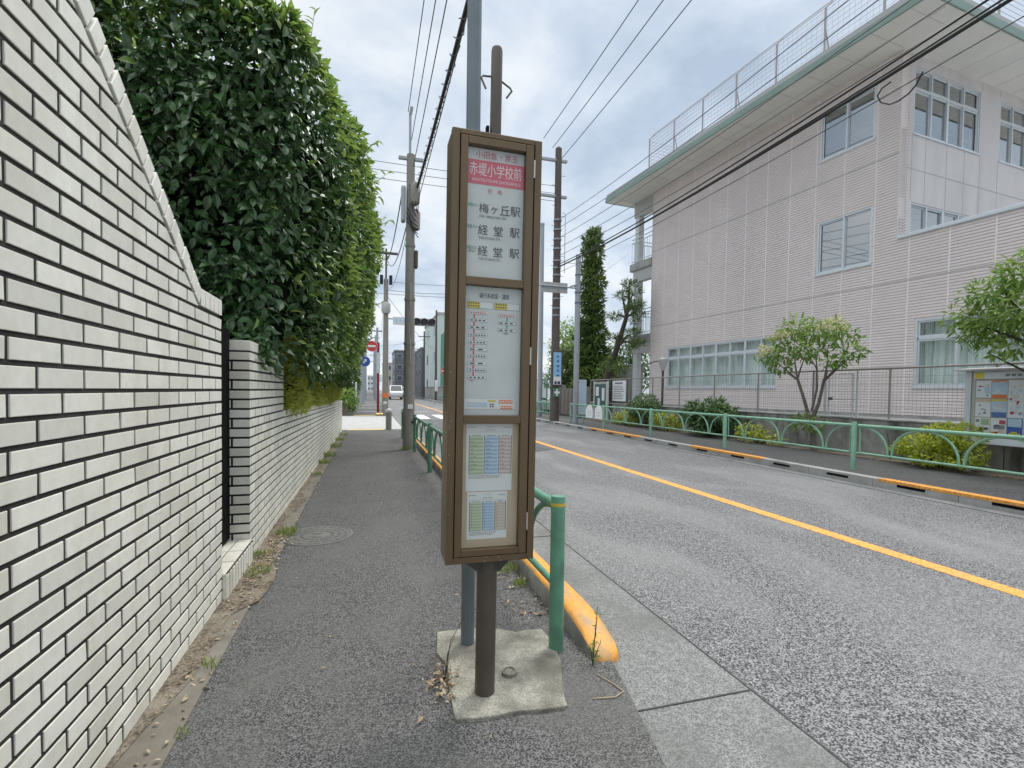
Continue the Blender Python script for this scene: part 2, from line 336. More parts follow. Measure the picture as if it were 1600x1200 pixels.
# the side street on the left, with tactile strips at both pavement ends
struct('side_street', sheet([(-60, 17.3), (1.66, 17.3), (1.66, 26.2), (-60, 26.2)], -.020), 'pale_paving')
struct('far_pavement', sheet([(-3, 26.2), (1.20, 26.2), (1.20, 260), (-3, 260)], .0), 'sidewalk_asphalt')
t_ = MB().box(-.70, .50, 17.02, 17.30, -.02, .0045).box(-.75, .30, 26.25, 26.65, -.02, .0045).box(.35, .9, 26.8, 28.0, -.02, .06)
struct('tactile_paving', t_, 'tactile_yellow')
q_ = MB()
for y in (31, 36.5, 44, 52): q_.box(-.7, .95, y, y+.45, -.02, .0045)
struct('paving_band', q_, 'pale_paving')
c_ = MB()
for k in range(6): c_.box(2.35+k*.98, 2.85+k*.98, 23.9, 27.6, -.05, -.0255)
struct('crosswalk', c_, 'line_white')
# near kerb: painted barrier kerb with a ramped nose
k_ = MB()
prof = [(1.085, 0), (1.095, .105), (1.115, .125), (1.235, .125), (1.255, .105), (1.262, 0)]
st = [(2.215, .05, .055), (2.222, .20, .035), (2.245, .34, .016), (2.30, .52, .004), (2.40, .74, 0), (2.52, .90, 0), (2.68, 1, 0), (6, 1, 0), (12, 1, 0), (16.6, 1, 0)]
for (y, zf, ox) in st:
    for (x, z) in prof: k_.v.append((x+ox*(1.17-x)/.085, y, -.02+(z+.02)*zf if z > 0 else -.03))
for i in range(len(st)-1):
    for j in range(5):
        k_.f.append((i*6+j, i*6+j+1, (i+1)*6+j+1, (i+1)*6+j)); k_.r.append(.5)
k_.f.append((5, 4, 3, 2, 1, 0)); k_.r.append(.5)
ko = struct('kerb', k_, ['orange_paint', 'old_concrete'], smooth=True, ang=50)
for p in ko.data.polygons:
    if p.normal.x < -.9: p.material_index = 1
# far pavement, kerb blocks with drain slots, gutter strip
struct('sidewalk', sheet([(7.58, -12), (10.05, -12), (10.05, 300), (7.58, 300)], .100, .25), 'sidewalk_asphalt')
struct('gutter', sheet([(7.22, -12), (7.46, -12), (7.46, 300), (7.22, 300)], -.022), 'gutter_concrete')
kb = MB(); kp = MB(); ks = MB()
y = -1.2; i = 0
while y < 70:
    kb.box(7.44, 7.60, y, y+1.145, -.05, .106)
    ks.box(7.436, 7.48, y+.40, y+.78, .030, .066)
    y += 1.15; i += 1
for (a, b) in ((-1, 5.62), (7.92, 10.2), (12.5, 15.9), (24, 30)): kp.box(7.438, 7.603, a, b, .070, .1095)
ko = struct('kerb', kb, 'concrete', bevel=.008)
struct('kerb_paint', kp, 'line_orange'); struct('kerb_drain', ks, 'black_steel')
# planting strip between the far pavement and the retaining wall
struct('soil', sheet([(9.55, 2), (10.0, 2), (10.0, 21), (9.55, 21)], .125, .1), 'soil')
struct('school_yard', sheet([(10.15, -12), (40, -12), (40, 60), (10.15, 60)], .78, .5), 'pale_paving')

# ------------------------------------------------------------------ white tiled garden walls
XW = -.89; CO, TL, JN = .0745, .221, .016
def clip(poly, nx, ny, d):
    """keep nx*a+ny*b <= d"""
    o = []
    for i in range(len(poly)):
        p, q = poly[i], poly[(i+1) % len(poly)]; a, b = nx*p[0]+ny*p[1]-d, nx*q[0]+ny*q[1]-d
        if a <= 0: o.append(p)
        if (a < 0 < b) or (b < 0 < a):
            t = a/(a-b); o.append((p[0]+t*(q[0]-p[0]), p[1]+t*(q[1]-p[1])))
    return o
def tile_poly(mb, poly, base, out, to3, bev=.0016):
    """one tile: polygon in wall coordinates, standing 'out' proud of 'base', its arris rounded off by a bevel ring"""
    n = len(poly)
    if n < 3: return
    cx, cy = sum(p[0] for p in poly)/n, sum(p[1] for p in poly)/n
    w = max(abs(p[0]-cx) for p in poly); h = max(abs(p[1]-cy) for p in poly)
    if w < .012 or h < .006: return
    inn = [(cx+(p[0]-cx)*max(0, 1-bev/max(w, .02)), cy+(p[1]-cy)*max(0, 1-bev/max(h, .02))) for p in poly]
    tl = [random.gauss(0, .00035) for _ in range(2)]
    f = lambda p, d: to3(p[0], p[1], d+tl[0]*(p[0]-cx)/w+tl[1]*(p[1]-cy)/h)
    v = [f(p, base) for p in poly]+[f(p, out-bev*.6) for p in poly]+[f(p, out) for p in inn]
    fs = [(i, (i+1) % n, (i+1) % n+n, i+n) for i in range(n)]+[(i+n, (i+1) % n+n, (i+1) % n+2*n, i+2*n) for i in range(n)]+[tuple(range(2*n, 3*n))]
    mb.add(v, fs, random.random()**1.5)
def tile_field(mb, a0, a1, z0, rows, to3, top=None, off=0., base=-.012, out=0.):
    """running bond of tiles between a0 and a1; top(list of half planes) clips them"""
    for r in range(rows):
        z = z0+r*CO; a = a1-(TL+JN)*(1.0 if r % 2 else .5)+off
        segs = []
        x1 = a1
        cur = a
        segs.append((max(cur, a0), a1)) if cur < a1-.02 else None
        while cur > a0:
            nx = cur-(TL+JN); segs.append((max(nx, a0), cur-JN)); cur = nx
        for (s0, s1) in segs:
            if s1-s0 < .02: continue
            poly = [(s0, z+.008), (s1, z+.008), (s1, z+CO-.008), (s0, z+CO-.008)]
            for (nx_, ny_, d) in (top or []): poly = clip(poly, nx_, ny_, d)
            tile_poly(mb, poly, base, out, to3)
# the tall wall with its stepped raking top
w = T('brick_wall', 'tall white tiled garden wall with a raking top at the left edge', 'wall', (XW, 1.7, 0))
SL = .652; Y0, Z0 = 3.06, 1.80           # rake passes through here, rises towards the camera
top_line = lambda y: min(Z0+SL*(Y0-y), 3.6) if y < Y0 else Z0
core = MB().prism([(-1.2, -.05), (3.47, -.05), (3.47, Z0-.006), (Y0, Z0-.006), (Y0-1.8/SL-.2, 3.6+.12), (-1.2, 3.72)], 0, XW-.16, XW-.0045)
w.part('wall', core, 'mortar')
on_wall = lambda a, b, d: (XW+d, a, b)
nrm = math.hypot(SL, 1)
tm = MB()
rake = (SL/nrm, 1/nrm, (SL*Y0+Z0-.010)/nrm)
# below the rake every tile is cut on the slant; on the level end by Z0
for r in range(48):
    z = r*CO; odd = r % 2
    segs = []; cur = 3.478-(TL+JN)*(1.0 if odd else .5)
    segs.append((cur, 3.478))
    while cur > -1.2: segs.append((cur-(TL+JN), cur-JN)); cur -= TL+JN
    for s0, s1 in segs:
        full = [(s0, z+.008), (s1, z+.008), (s1, z+CO-.008), (s0, z+CO-.008)]
        if s1 <= Y0: cuts_ = [clip(full, *rake)]
        elif s0 >= Y0 or z+CO < Z0-.01: cuts_ = [clip(full, 0, 1, Z0-.008)]
        else: cuts_ = [clip(clip(full, 1, 0, Y0), *rake), clip(clip(full, -1, 0, -Y0), 0, 1, Z0-.008)]
        for poly in cuts_:
            if len(poly) >= 3: tile_poly(tm, poly, -.012, 0, on_wall)
w.part('tiles', tm, 'tile')
cp = MB(); ds = Vector((0, -1, SL)).normalized(); dn = Vector((0, SL, 1)).normalized()
k = 0; d = .012
while d < 4.2:
    c0 = Vector((0, Y0, Z0+.004))+ds*d
    L_ = .070; a, b, c_, e_ = c0, c0+ds*L_, c0+ds*L_+dn*.092, c0+dn*.092
    o1 = random.gauss(0, .0015)
    cp.prism([(q.y, q.z) for q in (a, b, c_, e_)], 0, XW-.165, XW+.006+o1, random.random()*.6)
    d += .0815
y = Y0+.02
while y < 3.47: cp.box(XW-.165, XW+.005, y, min(y+.068, 3.478), Z0+.004, Z0+.098, random.random()*.6); y += .0815
w.part('coping', cp, 'tile', bevel=.003)
w.part('coping_bed', MB().prism([(Y0, Z0+.006), (Y0, Z0+.085), (Y0-3.3, Z0+.085+3.3*SL), (Y0-3.3, Z0+.006+3.3*SL)], 0, XW-.158, XW-.008), 'mortar')
# the gateway: dark steel gate behind a tiled sill
g = T('steel_gate', 'black steel gate recessed between the tall white wall and the tiled pillar', 'gate', (-1.12, 3.86, .17))
g.part('gate_leaf', MB().box(-1.065, -1.03, 3.40, 4.236, .19, 1.80), 'black_steel')
g.part('handle', MB().tube([(-1.03, 3.6, .95), (-1.0, 3.6, .95), (-1.0, 3.6, 1.12), (-1.03, 3.6, 1.12)], .008), 'black_steel')
sl = T('door_sill', 'low white tiled step in the gateway beside the pavement', 'step', (-1.0, 3.86, 0))
sl.part('bed', MB().box(-1.32, -.869, 3.482, 4.236, -.02, .165), 'mortar')
ft = MB().box(-.889, -.865, 3.4735, 3.4815, .004, .158).box(-.889, -.865, 3.4735, 3.4815, .1605, .1735); y = 3.488
while y < 4.22: ft.box(-.88, -.864, y, min(y+.055, 4.235), .004, .158, random.random()); y += .0735
for ix in range(4):
    y = 3.488
    while y < 4.2: ft.box(-.868-.105*(ix+1), -.868-.105*ix-.008, y, min(y+.226, 4.232), .160, .1735, random.random()); y += .2365
sl.part('tiles', ft, 'tile', bevel=.002)
# the pillar and the long low wall
p = T('brick_pillar', 'square white tiled pillar at the end of the low wall', 'pillar', (-1.1, 5.0, 0))
XP = XW
p.part('core', MB().box(-1.45, XP-.0045, 4.2445, 5.80, -.05, 1.655), 'mortar')
pm = MB()
tile_field(pm, 4.24, 5.80, 0, 22, lambda a, b, d: (XP+d, a, b), off=.06)
tile_field(pm, -1.45, XP, 0, 22, lambda a, b, d: (a, 4.24-d, b))
p.part('tiles', pm, 'tile')
cpm = MB(); y = 4.243
while y < 5.78: cpm.box(-1.40, XP+.004, y, y+.066, 1.645, 1.722, random.random()*.6); y += .078
p.part('coping', cpm, 'tile', bevel=.003)
lw = T('brick_wall', 'long low white tiled wall under the overhanging hedge', 'wall', (XP, 11, 0))
def bend(mb):
    mb.v = [(x+.07*max(0, (y-5.8)/10.6), y, z*(1-.12*max(0, (y-5.8)/10.6))) for x, y, z in mb.v]; return mb
lw.part('core', bend(MB().box(-1.10, XP-.0045, 5.802, 16.395, -.05, 1.10)), 'mortar')
lm = MB(); tile_field(lm, 5.803, 16.40, 0, 14, lambda a, b, d: (XP+d, a, b), base=-.012)
tile_field(lm, -1.10, XP, 0, 14, lambda a, b, d: (a, 16.407+d, b))
lw.part('tiles', bend(lm), 'tile')
cpm = MB(); y = 5.806
while y < 16.36: cpm.box(-1.10, XP+.004, y, y+.066, 1.047, 1.118, random.random()*.6); y += .078
lw.part('coping', bend(cpm), 'tile', bevel=.003)

# ------------------------------------------------------------------ hedge and shrubs on the left
def nz(p, k, seed):
    a = np.array([[1.3, .7, 1.1], [-.8, 1.5, .6], [.5, -1.1, 1.7], [1.9, .4, -1.2]])*k
    return sum(np.sin(p@a[i]+seed*(i+1.7)) for i in range(4))/4
def box_shell(n, lo, hi, r, faces, depth, warp, seed):
    """points and normals on the rounded box lo..hi (only the listed faces), pushed in by up to 'depth' and out by 'warp' noise"""
    lo, hi = np.array(lo), np.array(hi); sz = hi-lo
    ar = {'x': sz[1]*sz[2], 'X': sz[1]*sz[2], 'y': sz[0]*sz[2], 'Y': sz[0]*sz[2], 'z': sz[0]*sz[1], 'Z': sz[0]*sz[1]}
    pr = np.array([ar[f[0]]*f[1] for f in faces]); pick = rng.choice(len(faces), n, p=pr/pr.sum())
    P = lo+rng.random((n, 3))*sz
    for i, f in enumerate(faces):
        ax = 'xyz'.index(f[0].lower()); P[pick == i, ax] = hi[ax] if f[0].isupper() else lo[ax]
    q = np.clip(P, lo+r, hi-r); d = P-q; d /= np.linalg.norm(d, axis=1)[:, None]+1e-9
    P = q+r*d
    w = warp*(nz(P, 1.6, seed)+.6*nz(P, 4.1, seed+3))
    P = P+d*(w-depth*rng.random(n)**1.6)[:, None]
    return P, d, w
def leaf_dirs(nrm, outw, dn, spread):
    n = len(nrm); r = rng.normal(size=(n, 3)); D = nrm*outw+r*spread+np.array([0, 0, -dn])
    Nn = nrm*.9+np.array([0, 0, .75])+rng.normal(size=(n, 3))*.45
    return D, Nn
def hedge_bulge(P):
    P = P.copy(); y, z = P[:, 1], P[:, 2]
    b = np.interp(y, [4.5, 5.0, 6.3, 8.5, 11, 16], [-.50, -.40, -.10, .05, .05, .02])+np.interp(z, [1.3, 2.0, 2.6, 3.4, 4.0, 4.8], [-.50, -.40, -.22, -.03, 0, -.06])*np.interp(y, [4.5, 5.2, 7.0], [.45, .6, 1])
    f = np.clip((P[:, 0]+3.6)/3.6, 0, 1)
    P[:, 0] += b*f; return P
h = T('hedge', 'huge evergreen hedge bulging over the low white wall and the pavement', 'hedge', (-2, 9, 0))
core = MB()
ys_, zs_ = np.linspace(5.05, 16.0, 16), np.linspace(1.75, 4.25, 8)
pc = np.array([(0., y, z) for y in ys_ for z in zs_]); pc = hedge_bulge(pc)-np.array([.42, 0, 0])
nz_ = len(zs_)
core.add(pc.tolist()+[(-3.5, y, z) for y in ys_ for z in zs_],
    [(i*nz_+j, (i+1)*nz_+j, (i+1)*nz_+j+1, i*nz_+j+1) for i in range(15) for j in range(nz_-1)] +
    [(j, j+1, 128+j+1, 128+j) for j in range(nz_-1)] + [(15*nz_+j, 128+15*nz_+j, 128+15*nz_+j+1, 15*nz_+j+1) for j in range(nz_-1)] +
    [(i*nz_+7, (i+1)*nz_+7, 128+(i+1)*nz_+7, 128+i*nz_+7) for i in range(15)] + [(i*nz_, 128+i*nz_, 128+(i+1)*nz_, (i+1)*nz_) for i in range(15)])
h.part('shade_core', core, 'foliage_shade')  # solid dark core added behind the leaves, painting the shade between them
for (x, y) in ((-1.7, 5.6), (-1.9, 7.6), (-1.6, 9.8), (-1.8, 12), (-1.7, 14.4)):
    h.part('trunk', MB().tube([(x, y, 0), (x+.05, y+.1, 1.0), (x-.1, y, 2.2)], [.09, .075, .05]), 'bark')
fo = MB()
P, d, w_ = box_shell(38000, (-3.6, 4.50, 1.40), (0, 16.2, 4.70), .42, [('X', .75), ('y', 2.6), ('Z', .42), ('z', .12)], .42, .13, 2.)
P = hedge_bulge(P); keep = (nz(P, 2.6, 1.3)+.5*nz(P, 6., 2.2) < .22) | (rng.random(len(P)) < .35) | (d[:, 2] > .5); P, d, w_ = P[keep], d[keep], w_[keep]
D, Nn = leaf_dirs(d, .55, .55, .62)
L = .062+.078*rng.random(len(P)); L *= np.interp(P[:, 1], [4.6, 8, 16], [1, .95, 1.0])
sunlit_growth = np.clip(.06+.8*np.clip(d[:, 2], 0, 1)+.75*np.clip(d[:, 0]-.1, 0, 1)*np.clip((P[:, 1]-4.9)/2, 0, 1)+1.0*w_, 0, 1)  # tops and right side lightened, sunlight painted into leaf tone along with new growth
fo.leaves(P, D, Nn, L, L*.54, np.where(rng.random(len(P)) < .012, 1.9, np.clip(sunlit_growth*rng.random(len(P))*1.5, 0, 1)), fold=.16, droop=.18)
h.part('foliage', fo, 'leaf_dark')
# young growth massed along the top and right side, painting in sunlight
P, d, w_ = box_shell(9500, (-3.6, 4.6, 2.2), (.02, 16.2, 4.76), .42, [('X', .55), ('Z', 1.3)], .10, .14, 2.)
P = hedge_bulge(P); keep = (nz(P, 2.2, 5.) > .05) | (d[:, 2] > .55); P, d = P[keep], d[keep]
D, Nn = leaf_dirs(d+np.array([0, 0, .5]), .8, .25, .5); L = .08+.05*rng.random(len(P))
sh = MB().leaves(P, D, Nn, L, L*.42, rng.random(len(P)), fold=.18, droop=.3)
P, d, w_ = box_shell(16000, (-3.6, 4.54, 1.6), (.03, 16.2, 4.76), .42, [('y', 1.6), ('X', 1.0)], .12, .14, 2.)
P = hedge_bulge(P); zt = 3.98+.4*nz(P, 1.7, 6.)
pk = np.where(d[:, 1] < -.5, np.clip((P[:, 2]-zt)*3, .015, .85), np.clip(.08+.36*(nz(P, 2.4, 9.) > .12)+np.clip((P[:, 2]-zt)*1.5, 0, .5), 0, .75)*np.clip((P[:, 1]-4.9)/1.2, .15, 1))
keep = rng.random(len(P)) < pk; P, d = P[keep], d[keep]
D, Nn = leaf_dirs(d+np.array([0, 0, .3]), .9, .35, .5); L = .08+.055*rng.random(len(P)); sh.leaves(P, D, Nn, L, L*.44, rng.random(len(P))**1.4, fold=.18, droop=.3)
tw = MB()
def sprig(base, tip, k, Lf, mb=sh):
    b, t = np.array(base), np.array(tip); mid = (b+t)/2+rng.normal(size=3)*.03
    tw.tube([b, mid, t], [.004, .003, .0015], 5)
    ts = rng.random(k)*.9+.1; pp = b+(t-b)*ts[:, None]; dd = rng.normal(size=(k, 3))*.7+(t-b)/np.linalg.norm(t-b)
    mb.leaves(pp, dd, rng.normal(size=(k, 3))*.3+np.array([0, -.3, .7]), Lf*(.7+.6*rng.random(k)), Lf*.4*np.ones(k), rng.random(k)*.6+.4, droop=.3)
for (x, y, z, dx, dz, k) in ((-1.0, 4.9, 4.5, .02, .42, 9), (-.9, 4.95, 4.5, .05, .5, 8), (-.82, 4.9, 4.5, -.03, .46, 8), (-1.3, 4.9, 4.55, .04, .6, 10), (-.55, 5.1, 4.45, .04, .5, 6), (-1.16, 4.9, 4.5, -.04, .38, 7)):
    sprig((x, y, z-.15), (x+dx, y, z+dz), k, .085)
for (y, z, dx, dz) in ((7.6, 4.2, .32, .35), (8.6, 3.9, .30, .28), (9.2, 3.5, .34, .2), (8.2, 3.3, .28, .02), (7.2, 2.9, .25, -.05), (9.6, 4.2, .26, .4), (6.3, 4.1, .2, .24), (8.9, 2.7, .25, .0), (10.5, 3.0, .3, .1), (6.8, 3.7, .22, .18)):
    x0 = float(hedge_bulge(np.array([[0., y, z]]))[0, 0]); sprig((x0-.1, y, z), (x0+dx, y-.1, z+dz), 11, .10)
h.part('sunlit_shoots', sh, 'leaf_fresh'); h.part('twigs', tw, 'twig')
# the finer yellow-green shrub that fills the gap under the hedge
s_ = T('shrub', 'fine yellow-green conifer shrub spilling over the low white wall', 'shrub', (-1.2, 9, 0))
P, d, w_ = box_shell(15000, (-1.5, 5.86, 1.02), (-.80, 16.3, 2.0), .2, [('X', 1.4), ('y', 1.6), ('Z', .2)], .16, .10, 8.)
D, Nn = leaf_dirs(d, .7, -.2, .6); L = .05+.035*rng.random(len(P))
s_.part('foliage', MB().leaves(P, D, Nn, L, L*.26, np.clip(.35+1.6*w_+.5*rng.random(len(P))-.1, 0, 1)), 'leaf_yellow')
s_.part('shade_core', MB().box(-1.6, -1.02, 6.02, 16.1, .9, 1.85), 'foliage_shade')  # dark box added inside the shrub to stand for its shade

# ------------------------------------------------------------------ bus stop sign
b = T('bus_stop_sign', 'tall brown framed bus stop sign case on a dark post', 'bus stop sign', (.503, 2.112, 0), (0, R_(.4), 0))
X0, X1, YF, YB, ZB, ZT = -.2, .187, -.085, .065, .628, 2.432
b.part('post', MB().lathe([(.0445, -.02), (.0445, 2.30), (.0245, 2.31), (.0245, 2.825), (.022, 2.838), (.012, 2.845)], n=28), 'pole_brown', local=True, smooth=True)
hk = MB().tube([(-.022, 0, 2.715), (-.062, -.005, 2.708), (-.069, -.006, 2.698), (-.049, -.012, 2.652)], .0042, 8)
b.part('hook', hk, 'pole_brown', local=True, smooth=True); hk = MB().tube([(.022, 0, 2.703), (.060, -.008, 2.676), (.067, -.010, 2.664), (.043, -.014, 2.628)], .0042, 8)
b.part('hook', hk, 'pole_brown', local=True, smooth=True)
case = MB()
case.box(X0, X1, -.052, YB, ZB, ZT)                       # the body
b.part('case', case, 'bronze', local=True, bevel=.010)
fr = MB()
fr.box(X0, -.168, YF, -.0525, ZB, ZT).box(.156, X1, YF, -.0525, ZB, ZT).box(-.1675, .1555, YF, -.0525, 2.410, ZT).box(-.1675, .1555, YF, -.0525, ZB, .655)
b.part('frame', fr, 'bronze', local=True, bevel=.0025)
dr = MB(); DX0, DX1, DZ0, DZ1 = -.1645, .1505, .658, 2.4065
dr.box(DX0, -.1335, YF-.003, -.060, DZ0, DZ1).box(.116, DX1, YF-.003, -.060, DZ0, DZ1)
for (a, c) in ((2.376, DZ1), (1.800, 1.834), (1.222, 1.255), (DZ0, .686)): dr.box(-.133, .1155, YF-.0025, -.060, a, c)
door = b.part('door', dr, 'bronze', local=True, bevel=.002)
b.part('glazing', MB().box(-.133, .1155, -.070, -.068, .687, 2.375), 'case_glass', sub=door)
for z in (2.27, 1.475, .76): hg = MB().box(.1495, .1535, YF-.006, YF+.004, z, z+.075).tube([(.1535, YF-.004, z), (.1535, YF-.004, z+.075)], .0032, 8); b.part('hinge', hg, 'hinge_steel', sub=door)
b.part('door_gap', MB().box(.1512, .1555, -.075, -.0528, .658, 2.4065), 'black_steel', local=True)
YP = -.058
F3 = lambda k: (lambda x, z: (x, YP-k, z))
# the top plate: operator names, stop name on a red band, three destinations
pa = b.part('stop_name_panel', MB().box(-.1335, .116, YP, -.0526, 1.8345, 2.3755), 'paper', local=True)
b.part('red_band', MB().box(-.1333, .1158, YP-.0012, YP, 2.226, 2.326), 'ink_pink', sub=pa)
f = F3(.0024)
tx = MB().text('小田急・京王', f, h=.030, w=.185, cx=-.004, cz=2.349)
tx.text('行    先', f, h=.019, w=.062, cx=-.012, cz=2.201, bold=.008)
b.part('red_lettering', tx, 'ink_red', sub=pa)
tx = MB().text('赤堤小学校前', f, h=.054, w=.228, cx=-.009, cz=2.288).text('AKATSUTSUMI SHOGAKKO', f, h=.0125, w=.212, cx=-.006, cz=2.2435)
b.part('white_lettering', tx, 'ink_white', sub=pa)
tx = MB(); tg = MB()
for (z, chars, en, code) in ((2.128, '梅ヶ丘駅', 'FOR UMEGAOKA STA.', '梅01'), (2.038, '経堂駅', 'FOR KYODO STA.', '経01'), (1.950, '経堂駅', 'FOR KYODO STA.', '経02')):
    xs = (-.058, -.012, .034, .080) if len(chars) == 4 else (-.060, .006, .079)
    for c_, x in zip(chars, xs): tx.text(c_, f, h=.030 if c_ == 'ヶ' else .041, cx=x, cz=z-(.004 if c_ == 'ヶ' else 0))
    tx.text(en, f, h=.0105, w=.118 if len(chars) == 4 else .094, cx=-.017 if len(chars) == 4 else -.029, cz=z-.034)
    tg.text(code, f, h=.0165, w=.040, cx=-.107, cz=z+.010)
tx.text('(経由)', f, h=.008, w=.03, cx=-.108, cz=1.945)
b.part('black_lettering', tx, 'ink_black', sub=pa); b.part('green_lettering', tg, 'ink_green', sub=pa)
# the route plate
pb = b.part('route_panel', MB().box(-.1335, .116, YP, -.0526, 1.2555, 1.7995), 'paper', local=True)
qx = lambda x: -.1315+(x/6-6)*.00275
qz = lambda y: 1.800-(455+y/6-447)*.00269
blk = MB().text('運行系統図・運賃', f, h=.021, w=.130, cx=qx(312), cz=qz(36))
wht = MB(); yel = MB(); redl = MB(); blul = MB(); grn = MB(); org = MB(); dred = MB()
def plate(mb, x0, y0, x1, y1, k=.0012): mb.box(qx(x0), qx(x1), YP-k, YP, qz(y1), qz(y0))
def outline(x0, y0, x1, y1, lw=2.2, ln=blk, fill=wht):
    plate(ln, x0-lw, y0-lw, x1+lw, y1+lw, .0008); plate(fill, x0, y0, x1, y1, .0014)
def dashes(mb, x0, y0, x1, n, hgt=9):
    st_ = (x1-x0)/n
    for i in range(n): mb.box(qx(x0+i*st_), qx(x0+(i+.58)*st_), YP-.0022, YP-.0014, qz(y0+hgt), qz(y0))
for x0 in (58, 318):
    outline(x0, 98, x0+240, 158); plate(yel, x0, 98, x0+122, 158, .0020)
    for yy in (106, 132): 
        st_ = 20
        for i in range(5): blk.box(qx(x0+10+i*22), qx(x0+22+i*22), YP-.0028, YP-.002, qz(yy+12), qz(yy))
plate(dred, 118, 205, 131, 800, .0010); plate(blul, 204, 205, 217, 330, .0010); plate(grn, 432, 215, 445, 345, .0010)
for i, yy in enumerate((188, 258, 326, 398, 468, 532, 596, 664, 730, 798)):
    outline(78-i*.6, yy, 252-i*.6, yy+26, ln=redl if i == 0 else blk); dashes(redl if i == 0 else blk, 90, yy+7, 244, (7, 4, 3, 6, 5, 2, 6, 2, 6, 4)[i], 12)
for i, yy in enumerate((200, 272, 340)):
    outline(356, yy, 522, yy+26, ln=redl if i == 0 else blk); dashes(redl if i == 0 else blk, 368, yy+7, 514, (7, 3, 3)[i], 12)
dashes(blul, 186, 366, 232, 3, 9); dashes(blk, 412, 378, 456, 3, 9); dashes(dred, 92, 834, 134, 3, 9)
outline(46, 1012, 530, 1108, lw=2.6, ln=blul); plate(blul, 70, 1046, 262, 1090, .002); plate(yel, 268, 1022, 344, 1040, .002)
plate(org, 376, 1020, 508, 1054, .002); plate(org, 388, 1076, 508, 1108, .002)
for yy in (1030, 1084):
    for i in range(5): wht.box(qx(386+i*25), qx(400+i*25), YP-.0028, YP-.002, qz(yy+14), qz(yy))
for i in range(6): wht.box(qx(84+i*24), qx(98+i*24), YP-.0028, YP-.002, qz(1074), qz(1060))
dashes(blk, 288, 1056, 334, 2, 14); dashes(blk, 288, 1076, 334, 2, 14)
for nm, mb, mt in (('black_marks', blk, 'ink_black'), ('white_boxes', wht, 'paper_white'), ('yellow_boxes', yel, 'ink_yellow'), ('red_marks', redl, 'ink_red'), ('blue_marks', blul, 'tint_blue'), ('green_line', grn, 'ink_green'), ('orange_boxes', org, 'ink_orange'), ('red_line', dred, 'ink_red')):
    b.part(nm, mb, mt, sub=pb)
# the lower bay: pale backing board and two timetable sheets
pcn = b.part('backing_board', MB().box(-.1335, .116, YP, -.0526, .6865, 1.2215), 'backboard', local=True)
tx_ = lambda x: -.1345+(x/5.4545-2)*.00275
tz_ = lambda y: 1.2215-(y/5.4545-12)*.00268
def timetable(x0, y0, x1, y1, cy0, cy1, cols, nrow, faded, tilt):
    sheet_ = b.part('timetable', MB().box(tx_(x0), tx_(x1), YP-.0012, YP, tz_(y1), tz_(y0)), 'paper_white', local=True)
    K = .0020
    bk = MB()
    def r_(mb, a, c, a2, c2, k=K): mb.box(tx_(a), tx_(a2), YP-k, YP-.001, tz_(c2), tz_(c))
    wd = x1-x0
    for s_ in (0, 1):
        xx = x0+18 if s_ == 0 else x1-18-wd*.17
        r_(bk, xx, y0+24, xx+wd*.17, y0+28)
        xx = x0+14 if s_ == 0 else x1-18
        r_(bk, xx, y0+26, xx+4, y0+38)
    cxm = (x0+x1)/2+2
    bk.text('平日  土曜  休日', lambda x, z: (x, YP-K, z), h=.0045, w=.030, cx=tx_(cxm), cz=tz_(y0+24))
    for i in range(6): r_(bk, cxm-38+i*14, y0+48, cxm-30+i*14, y0+54)
    r_(bk, x0+18, y0+68, x1-18, y0+69.5); 
    cw = (cols[1]-cols[0])
    for i, (tint, band) in enumerate((('tint_green', 'band_green'), ('tint_blue', 'band_blue'), (('tint_tan', 'band_tan') if faded else ('tint_red', 'band_red')))):
        a, c = cols[i]+8, cols[i+1]-6; rh = (cy1-cy0)/nrow
        t1 = MB(); t2 = MB()
        r_(t1, a, cy0, c, cy1, .0016)
        for q in range(nrow): r_(t2, a, cy0+(q+.55)*rh, c, cy0+(q+1)*rh, .0019)
        o1 = b.part('column_tint', t1, tint, sub=sheet_); b.part('column_bands', t2, band, sub=sheet_)
        r_(bk, a-7, cy0-6, a-1, cy1, .0021); r_(bk, a+18, cy0-7, c-20, cy0-3)
        for q in range(1, nrow-1):
            n_ = rng.integers(2, 5) if not faded else 1
            for z in range(n_):
                r_(bk, a+12+z*13, cy0+(q+.28)*rh, a+18+z*13, cy0+(q+.62)*rh, .0023)
    r_(bk, cols[3]-4, cy0-6, cols[3]+3, cy1, .0021)
    for q in range(3):
        xx = x0+24
        while xx < x1-90-20*q:
            r_(bk, xx, cy1+10+q*11, xx+9+rng.random()*6, cy1+14+q*11, .002); xx += 17
    b.part('black_marks', bk, 'ink_grey', sub=sheet_)
timetable(50, 74, 452, 660, 178, 512, (72, 202, 328, 444), 10, False, .4)
timetable(66, 668, 414, 1082, 756, 1010, (84, 196, 304, 404), 10, True, .4)
for i in range(11):
    cx_, cz_ = ((X0+.016*random.random()+.006) if i % 3 else random.uniform(-.15, .14)), random.uniform(.66, 1.5) if i % 3 else random.uniform(.632, .65); a0 = random.random()*6
    cm_ = MB().prism([(cx_+(.0012+.0016*random.random())*math.cos(a0+k*1.05), cz_+(.0012+.002*random.random())*math.sin(a0+k*1.05)) for k in range(6)], 1, YF-.0008, YF)
    b.part('paint_chip', cm_, 'board_grey', local=True)
br = MB()
br.prism([(-.125, ZB+.002), (.115, ZB+.002), (.047, ZB-.062), (-.047, ZB-.062)], 1, -.035, .03)
b.part('bracket', br, 'pole_dark', local=True, bevel=.003)
b.part('cable_clip', MB().box(-.042, -.030, -.01, .012, 2.435, 2.50), 'black_steel', local=True)
